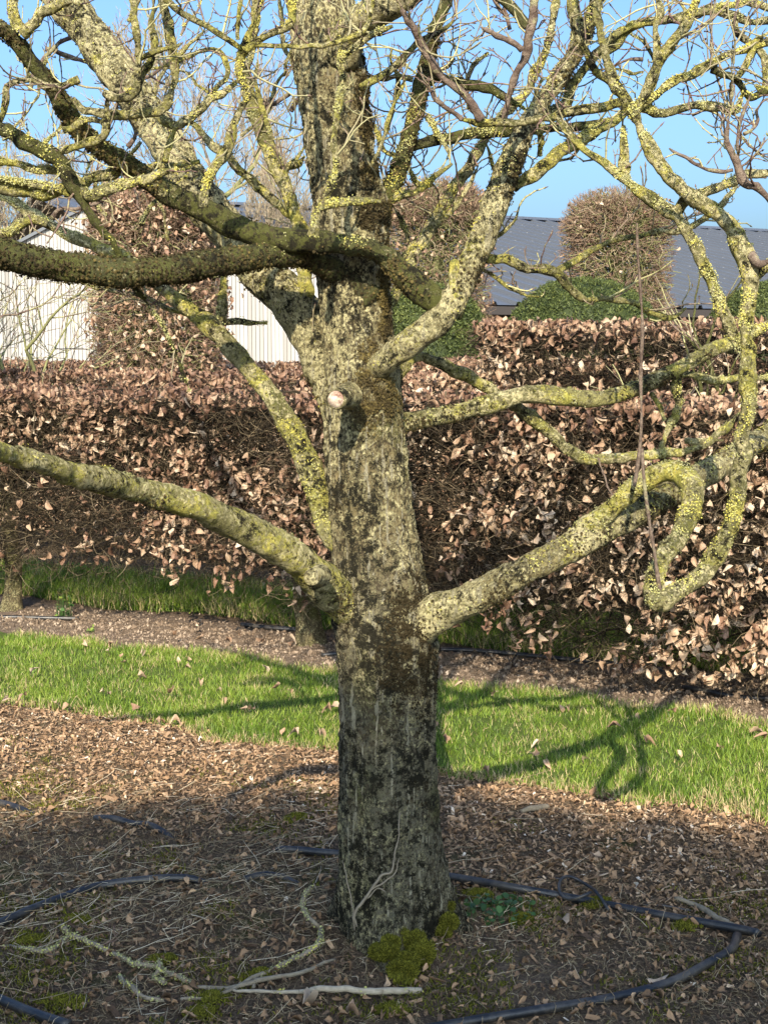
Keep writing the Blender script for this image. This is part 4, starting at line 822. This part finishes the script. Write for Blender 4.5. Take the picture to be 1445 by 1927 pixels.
for t in ts:
    for (a, h) in prof:
        for q, z in ((rid(t+a), ZR), (eav(t+a), ZE)): V.append((*q, z+h))
V = np.array(V); m = len(V)//2; k = np.arange(m-1); mb.add(V, np.stack([2*k, 2*k+1, 2*k+3, 2*k+2], 1), .5, False)
V2 = np.array([(*rid(-16), ZR), (*rid(42), ZR), (*(rid(42)-n0*W), ZE), (*(rid(-16)-n0*W), ZE)]); mb.add(V2, [(0, 1, 2, 3)])
roof = build(mb, 'roof', M_ROOF, BN)
mb = MB(); 
for t in np.arange(-16, 42, 1.0):
    a = rid(t)+n0*.30; b = rid(t+.985)+n0*.30; c2 = rid(t)-n0*.3; d2 = rid(t+.985)-n0*.3; e1 = rid(t); e2 = rid(t+.985)
    mb.add([(*a, ZR+.01), (*b, ZR+.01), (*e2, ZR+.13), (*e1, ZR+.13), (*c2, ZR+.01), (*d2, ZR+.01)], [(0, 1, 2, 3), (3, 2, 5, 4)], .5, False)
build(mb, 'ridge_cap', M_ROOF, roof)
mb = MB(); rs = np.random.RandomState(4)
P = []
for r_ in range(1, 8):
    for t in np.arange(-15, 41, .6): q = rid(t+.24)+n0*W*r_/8; P.append((*q, ZR-(ZR-ZE)*r_/8+.055))
P = np.array(P); mb2 = MB(); T = np.array([(-1, -1, 0), (1, -1, 0), (1, 1, 0), (-1, 1, 0), (0, 0, 1.)]); inst(mb, T, [(0, 1, 4), (1, 2, 4), (2, 3, 4), (3, 0, 4)], P, rotm(len(P), rs, .01), np.full(len(P), .018), np.full(len(P), .5)); build(mb, 'roof_screws', M_BOARD, roof, kind='stuff')
mb = MB(); a = eav(-16)+n0*-.5; b = eav(42)+n0*-.5
boards(mb, a, b, lambda u: ZE-.12, 0, .16, .03, .02); build(mb, 'wall', M_DBOARD, BN)
mb = MB(); a = eav(-16)+n0*.02; b = eav(42)+n0*.02; d = np.array([.89, .46]); nn = n0
mb.add([(*a, ZE-.20), (*b, ZE-.20), (*b, ZE-.03), (*a, ZE-.03), (*(a-nn*.6), ZE-.20), (*(b-nn*.6), ZE-.20), (*(a-nn*.52), 0), (*(b-nn*.52), 0)], [(0, 1, 2, 3), (0, 4, 5, 1), (4, 6, 7, 5)], .1, False); build(mb, 'fascia', M_DBOARD, BN)
# pale boarded gable building
WB = thing('boarded_shed', 'pale vertically boarded gable shed at the left behind the bare shrubs', 'building', (-5, 26, 0))
gx_ = lambda px, Y=26.: at(px, 663, Y)[0][0]; gzp = lambda py, Y=26.: at(722, py, Y)[0][2]
xa, xb, xc, xm = gx_(-55), gx_(185), gx_(425), gx_(640)
mb = MB(); za, zt = gzp(509), gzp(384)
boards(mb, (xa, 26), (xc, 26), lambda u: za+(zt-za)*(1-abs(2*u-1))); build(mb, 'gable_wall', M_BOARD, WB)
mb = MB(); Vb = [(xa, 26.01, 0), (xc, 26.01, 0), (xc, 26.01, za-.01), (xb, 26.01, zt-.01), (xa, 26.01, za-.01)]; mb.add(Vb, [(0, 1, 2, 3, 4)], .5, False)
for xx in (xa, xc): mb.add([(xx, 26.01, 0), (xx, 29.4, 0), (xx, 29.4, za-.01), (xx, 26.01, za-.01)], [(0, 1, 2, 3)], .5, False)
build(mb, 'wall_backing', M_GAP, WB)
mb = MB()
for (x1, x2) in ((xa-.12, xb), (xc+.12, xb)):
    z1 = za-.02; mb.add([(x1, 25.9, z1), (x2, 25.9, zt+.06), (x2, 29.4, zt+.06), (x1, 29.4, z1), (x1, 25.9, z1-.06), (x2, 25.9, zt), (x2, 29.4, zt), (x1, 29.4, z1-.06)], [(0, 1, 2, 3), (4, 7, 6, 5), (0, 4, 5, 1)], .5, False)
build(mb, 'roof', M_ROOF, WB)
mb = MB(); zw = gzp(478, 25.); xl, xr = gx_(424, 25.), gx_(645, 25.); boards(mb, (xl, 25.), (xr, 25.), lambda u: zw); build(mb, 'annex_wall', M_BOARD, WB)
mb = MB(); box(mb, xl, xr, 25.01, 26.8, 0, zw-.02); build(mb, 'annex_backing', M_GAP, WB); mb = MB(); box(mb, xl-.03, xr+.05, 24.93, 26.9, zw, zw+.05); build(mb, 'annex_coping', M_ROOF, WB)

# ------------------------------------------------------------------ bare background trees
def grow(mb, base, d, L, r, depth, rs, spread=.5, lift=.12, segn=4, ratio=.72, n=4, rnd=.5, minr=.002, out=None):
    st = [(np.array(base, float), norm(np.array(d, float)), L, r, depth)]
    P0, P1, R0, R1 = [], [], [], []
    while st:
        p, d, L, r, dep = st.pop()
        for k in range(segn):
            d = norm(d+rs.normal(0, .13, 3)+np.array([0, 0, lift*.3])); q = p+d*L/segn; r2 = max(r*(1-.32*(k+1)/segn), minr)
            P0.append(p); P1.append(q); R0.append(max(r*(1-.32*k/segn), minr)); R1.append(r2)
            if dep > 0 and k > 0 and rs.rand() < .75: st.append((q, norm(d+rs.normal(0, spread, 3)+np.array([0, 0, lift])), L*ratio*rs.uniform(.7, 1.1), r2*.62, dep-1))
            p = q
        if dep > 0: st.append((p, norm(d+rs.normal(0, spread*.6, 3)+np.array([0, 0, lift])), L*ratio*1.05, r*.68, dep-1))
    P0, P1, R0, R1 = map(np.array, (P0, P1, R0, R1)); return P0, P1, R0, R1
def bare_tree(name, label, cat, px, Y, base_z, hpx_top, r, seed, depth=5, spread=.45, mat=M_FTWIG, tmat=M_ALGAE, lean=(0, 0), stems=1, ratio=.72, minr=.004, lift=.25, Lf=.26):
    rs = np.random.RandomState(seed); c, t = at(px, 663, Y); top = at(px, hpx_top, Y)[0][2]; Hh = top-base_z
    Tt = thing(name, label, cat, (c[0], Y, 0)); mt = MB(); mw = MB()
    for s in range(stems):
        d = np.array([lean[0]+rs.normal(0, .35 if stems > 1 else .02), lean[1]+rs.normal(0, .2 if stems > 1 else .02), 1.])
        P0, P1, R0, R1 = grow(mt, (c[0], Y, base_z), d, Hh*Lf, r, depth, rs, spread, lift, 4, ratio, minr=minr)
        th = R0 > r*.22; segs(mt, P0[th], P1[th], R0[th], R1[th], 7, .5); segs(mw, P0[~th], P1[~th], R0[~th], R1[~th], 3, rs.rand((~th).sum()))
    build(mt, 'trunk', tmat, Tt); build(mw, 'twigs', mat, Tt, kind='stuff'); return Tt
bare_tree('bare_tree', 'large pale bare tree with fine twigs, far behind the left of the trunk', 'tree', 350, 36, 0, -60, .16, 3, 7, .40, minr=.006, lift=.16, Lf=.27)
bare_tree('bare_tree', 'pale bare tree with a twiggy crown left of the leaning limb', 'tree', 120, 38, 0, 60, .13, 4, 7, .42, minr=.006, lift=.16, Lf=.25)
bare_tree('bare_tree', 'slim pale bare tree with upright twigs seen just left of the trunk top', 'tree', 500, 40, 0, -20, .12, 6, 7, .40, minr=.006, lift=.2, Lf=.26)
bare_tree('bare_tree', 'dark twiggy bare tree close behind the hedge at the far left', 'tree', -20, 10.5, 0, 180, .07, 8, 5, .5, mat=M_TWIG, tmat=M_MOSSY, minr=.0032, lift=.1, Lf=.30)
bare_tree('bare_shrub', 'bare crooked shrub in front of the pale shed wall at the left edge', 'shrub', 20, 12, .2, 480, .03, 12, 4, .6, mat=M_TWIG, tmat=M_ALGAE, minr=.0028, stems=4, lift=.05, Lf=.42)
bare_tree('bare_shrub', 'small dark bare shrub rising above the hedge near the right water shoot', 'shrub', 1310, 7.4, .2, 500, .02, 22, 3, .5, mat=M_TWIG, tmat=M_MOSSY, minr=.002, stems=2, lift=.2, Lf=.38)

# ------------------------------------------------------------------ pipes
def pipe(pts, r, label, name='irrigation_pipe', dz=0., cat='pipe', mat=M_PIPE, group='black irrigation pipes', seed=0):
    L = []
    for p in pts:
        g = G(p[0], p[1]); z = gz(g[0], g[1]); g = G(p[0], p[1], z); L.append((g[0], g[1], gz(g[0], g[1])+r+dz+(p[2] if len(p) > 2 else 0), r))
    A2 = cr(L, .02); mb = MB(); tube(mb, A2[:, :3], A2[:, 3], 16, .0004, 20); return tag(build(mb, name, mat), label, cat, group)
pipe([(800, 1652), (840, 1657), (950, 1676), (1080, 1700), (1230, 1727), (1400, 1760), (1425, 1766)], .0125, 'long straight black pipe running right from behind the trunk foot')
pipe([(1386, 1772, .004), (1375, 1795), (1330, 1828), (1260, 1858), (1150, 1886), (1020, 1908), (860, 1935), (700, 1965)], .0120, 'black pipe curving from the right side down to the bottom edge')
pipe([(-60, 1770), (0, 1745), (80, 1708), (180, 1678), (270, 1664), (350, 1658), (390, 1660, -.02)], .0125, 'curved black pipe at the left, sinking into straw in front of the trunk')
pipe([(460, 1655, -.014), (500, 1652, -.004), (540, 1655, -.01), (560, 1662, -.02)], .012, 'short stretch of black pipe half buried just left of the trunk')
pipe([(520, 1598, -.016), (545, 1604, -.003), (600, 1611), (680, 1618)], .0125, 'black pipe going behind the left side of the trunk')
pipe([(180, 1540, -.015), (215, 1548), (250, 1555), (285, 1562, -.004), (330, 1572, -.02)], .0125, 'short black pipe surfacing in the litter at the left')
pipe([(-60, 1508), (0, 1518), (35, 1526), (70, 1532, -.02)], .0125, 'short black pipe end at the left edge by the shadow line')
pipe([(-60, 1870), (0, 1890), (60, 1915), (130, 1940)], .0125, 'black pipe crossing the bottom left corner')
pipe([(-60, 1166), (20, 1166), (80, 1168), (150, 1166)], .012, 'black pipe at the foot of the hedge far left')
pipe([(455, 1180), (500, 1186), (570, 1190)], .014, 'black pipe beside the pale hedge trunk')
pipe([(605, 1234), (650, 1236), (690, 1238)], .012, 'grey pipe end by the left side of the trunk on the path edge')
pipe([(800, 1226), (900, 1230), (1000, 1238), (1100, 1248), (1210, 1258), (1250, 1262, -.01)], .012, 'thin black pipe on the dirt strip right of the trunk')
pipe([(1285, 1302), (1330, 1310), (1400, 1318), (1500, 1325)], .012, 'black pipe under the leafy hedge at the far right')
# thin loop of tubing
g0 = G(1085, 1690); mb = MB(); a = np.linspace(-.3, 2*pi-.9, 40); zz = gz(g0[0], g0[1])+.012
q, _ = at(1085, 1682, g0[1]); C = np.stack([q[0]+.052*np.cos(a), g0[1]+.075*np.sin(a), zz+.010+.022*np.sin(a-.6)**2], 1); C = np.vstack([C[0]+np.array([.02, -.12, -.01]), C[0]+np.array([.01, -.05, -.003]), C])
A2 = cr(np.hstack([C, np.full((len(C), 1), .0046)]), .006); tube(mb, A2[:, :3], A2[:, 3], 10); tag(build(mb, 'tubing_loop', M_PIPE), 'thin black tubing coiled in a loop around the long straight pipe', 'tube')
pipe([(1005, 1652), (1040, 1655), (1085, 1662), (1105, 1668)], .0035, 'thin black tubing running up to the coiled loop', 'thin_tubing', group='thin tubing')
pipe([(1210, 1708), (1250, 1712), (1300, 1718)], .0035, 'thin black tubing beside the long straight pipe at the right', 'thin_tubing', group='thin tubing')

# ------------------------------------------------------------------ fallen wood
def fallen(name, label, cat, paths, mat, lich=0., lift=.012, tw=0):
    g = G(paths[0][0][0], paths[0][0][1]); T0 = thing(name, label, cat, (g[0], g[1], 0)); rs = np.random.RandomState(int(paths[0][0][0])); lm = MB()
    for p in paths:
        L = []
        for q in p:
            z = q[3] if len(q) > 3 else lift; gg = G(q[0], q[1]); zz = gz(gg[0], gg[1])+z; gg = G(q[0], q[1], zz); t = np.linalg.norm(gg-np.array([0, 0, CAMZ])); L.append((*gg, q[2]*.8*t/F))
        A2 = cr(L, .008); C = A2[:, :3]+np.stack([fbm(A2[:, :3], 30, 2, k)-.5 for k in range(3)], 1)*.010; mb = MB(); V, N = tube(mb, C, A2[:, 3], 10, .0012, 60); build(mb, 'stick', mat, T0)
        if lich: flakes(lm, V, N, np.clip((fbm(V, 12, 3, 3)-.62+lich*.4)*5, 0, .8), rs, (.002, .0042), (.2, .8), maxn=1800)
        if tw: t2 = MB(); twig_grow(t2, np.hstack([C, A2[:, 3:]]), rs, tw, .03, .09); build(t2, 'twigs', M_TWIG, T0, kind='stuff')
    if lm.n: build(lm, 'lichen', M_LICHEN, T0, kind='stuff')
fallen('fallen_branch', 'long fallen branch whose lichened tip curls upright beside the trunk', 'branch', [[(585, 1670, 4, .10), (572, 1690, 5, .08), (572, 1712, 5, .06), (590, 1735, 5, .045), (602, 1750, 5, .03), (600, 1775, 5, .02), (570, 1795, 5), (530, 1815, 5), (490, 1835, 5), (450, 1855, 5), (400, 1875, 4), (340, 1880, 4)], [(485, 1838, 4), (480, 1850, 4), (478, 1858, 3)]], M_DEADWOOD, .55)
fallen('fallen_branch', 'lichened fallen branch lying at the lower left of the bed', 'branch', [[(10, 1778, 3), (50, 1785, 5), (90, 1790, 5), (115, 1775, 5), (135, 1760, 5), (180, 1778, 5), (220, 1798, 5), (260, 1815, 5), (300, 1820, 4)], [(130, 1758, 5), (122, 1748, 6, .03)]], M_DEADWOOD, .75, tw=8)
fallen('fallen_branch', 'grey crooked dead twig left of the pale stick', 'branch', [[(225, 1840, 5), (250, 1860, 6), (275, 1877, 5), (310, 1882, 4)], [(300, 1808, 3, .04), (300, 1825, 4, .03), (290, 1838, 4), (310, 1850, 4)], [(305, 1826, 4), (335, 1838, 5), (365, 1850, 4)]], M_DEADWOOD, .35, tw=5)
fallen('fallen_branch', 'thin dead branch lying just above the pale stick', 'branch', [[(370, 1860, 4), (440, 1857, 5), (500, 1842, 5), (560, 1832, 5), (600, 1815, 4), (630, 1805, 3)]], M_DEADWOOD, .1, tw=5)
fallen('dead_stick', 'straight pale lichened stick lying before the trunk foot', 'stick', [[(430, 1862, 3), (500, 1866, 4), (560, 1866, 5), (612, 1862, 7), (700, 1864, 7.5), (793, 1864, 7.5)]], simple_bark('pale_stick', (.20, .16, .11), (.52, .45, .33), 70), .3)
fallen('dead_stick', 'brown dead stick touching the far end of the long pipe', 'stick', [[(1270, 1690, 5), (1310, 1705, 6), (1345, 1725, 7), (1378, 1742, 7)]], M_DEADWOOD, 0)
fallen('dead_stick', 'short grey stick on the litter right of the trunk', 'stick', [[(980, 1527, 5), (1000, 1522, 7), (1030, 1518, 6)]], M_DEADWOOD, 0)
# small plants
def plantlet(name, label, px, py, n, rx, rz, sz, seed, mat=M_IVY, tone=(0, .8), stemh=.03):
    rs = np.random.RandomState(seed); g = G(px, py); T0 = thing(name, label, 'plant', (g[0], g[1], gz(g[0], g[1]))); a = rs.uniform(0, 2*pi, n); q = rx*np.sqrt(rs.rand(n)); x = g[0]+q*np.cos(a); y = g[1]+q*np.sin(a)
    z = groundz(x, y)+rs.uniform(.01, rz, n); mb = MB(); T = np.array([(0, 0, 0), (.35, -.42, .05), (.8, -.3, 0), (1, 0, -.08), (.8, .3, 0), (.35, .42, .05)]); inst(mb, T, [(0, 1, 2, 3, 4, 5)], np.stack([x, y, z], 1), rotm(n, rs, .45), rs.uniform(*sz, n), rs.uniform(*tone, n)); build(mb, 'leaves', mat, T0, kind='stuff')
    mb = MB(); segs(mb, np.stack([x, y, groundz(x, y)-.003], 1), np.stack([x, y, z], 1), .0012, .0009, 4); build(mb, 'stems', mat, T0, kind='stuff')
plantlet('ground_ivy', 'low green leafy weed growing by the pipe right of the trunk', 935, 1735, 90, .10, .035, (.014, .026), 1)
plantlet('seedling', 'small upright yellow-green seedling on the dirt strip at the left', 122, 1165, 46, .05, .17, (.02, .035), 2, tone=(.5, 1))
plantlet('seedling', 'tiny bright green sprout on the dirt strip at the left', 172, 1192, 12, .03, .03, (.015, .025), 3, tone=(.6, 1))
# big pale dead leaf and others
def dleaf(label, px, py, s, k, tone, rot, z=.02):
    g = G(px, py); mb = MB(); rs = np.random.RandomState(k); T, Fc = LEAVES[k % 6]; inst(mb, T, Fc, np.array([[g[0], g[1], gz(g[0], g[1])+z]]), rotm(1, rs, .25, np.array([rot])), np.array([s]), np.array([tone])); tag(build(mb, 'dead_leaf', M_LEAF), label, 'leaf', 'single large dead leaves')
dleaf('large pale curled dead leaf at the bottom edge', 572, 1915, .085, 3, .95, 1.3, .03)
dleaf('tan dead leaf lying right of the trunk above the pipe', 1135, 1625, .055, 1, .85, 2.3)
dleaf('orange brown dead leaf at the bottom edge right of the pale leaf', 650, 1922, .06, 5, .6, .4)
dleaf('grey dead leaf between the two pipes at the right', 1065, 1745, .07, 2, .8, 1.9)
dleaf('pale dead leaf against the lower curved pipe', 1215, 1853, .065, 4, .9, .1)

# ------------------------------------------------------------------ tree row added out of view behind the camera, shaped to shade the foreground
xs = np.array([-9, -1.6, -1.3, -.95, -.65, -.35, 0, .3, .65, .95, 1.3, 1.7, 9]); Ds = np.array([4.6, 4.75, 4.75, 4.85, 4.95, 5.02, 4.95, 5.0, 4.85, 4.72, 4.62, 4.55, 4.5])
YB = -2.6
def toph(x): return (np.interp(x+(5.1-YB)*tan(-SUN_AZ), xs, Ds)-YB)*tan(SUN_EL)  # crown tops set so their shadow edge falls along the bed
for kx, lab in ((-1.95, 'leftmost'), (-.05, 'middle one'), (1.85, 'rightmost')):
    H = thing('added_shade_tree', 'added evergreen tree, unseen behind the camera, shaped as a raised block to shade the foreground, '+lab+' of three', 'tree', (kx, YB-.3, 0), 'added shade trees behind the camera')
    mb = MB(); C = cr(np.array([(kx, YB-.3, 0, .09), (kx+.02, YB-.3, 1.5, .07), (kx, YB-.3, 3.6, .05)]), .1); tube(mb, C[:, :3], C[:, 3], 14, .006, 20); build(mb, 'trunk', M_HSTEM, H)
    xx = np.linspace(kx-.95, kx+.95, 60); nz = 24; u = np.linspace(0, 1, nz); XX, UU = np.meshgrid(xx, u, indexing='ij'); XX = XX.ravel(); UU = UU.ravel(); ht = toph(XX)-.26-.12*fbm(xyz(XX, 0.), 5, 3, 2.)
    P = np.stack([XX, np.full(len(XX), YB-.10), 3.15+UU*(ht-3.15)], 1); P[:, 1] += (fbm(P, 3, 3, 2)-.5)*.12
    i = np.arange(59)[:, None]*nz; j = np.arange(nz-1)[None]; Fq = np.stack([i+j, i+nz+j, i+nz+j+1, i+j+1], -1).reshape(-1, 4); mb = MB(); mb.add(P, Fq, .2)
    P2 = P.copy(); P2[:, 1] -= .45; mb.add(P2, Fq, .2); build(mb, 'crown_body', M_YEW, H)
    rs = np.random.RandomState(int(kx*10)+90); n = 15000; x = rs.uniform(kx-1, kx+1, n); z = toph(x)-rs.beta(.8, 2.2, n)*1.6+.12*(fbm(xyz(x, 0.), 6, 3, 8.)-.3); z = np.maximum(z, 3.0); P = np.stack([x, YB+rs.uniform(-.6, .05, n), z], 1)
    T = np.array([(-.5, 0, 0), (0, -.2, .05), (.5, 0, .1), (0, .2, .05)]); mb = MB(); inst(mb, T, [(0, 1, 2, 3)], P, rotm(n, rs), rs.uniform(.03, .09, n), rs.rand(n)); build(mb, 'foliage', M_YEW, H, kind='stuff')
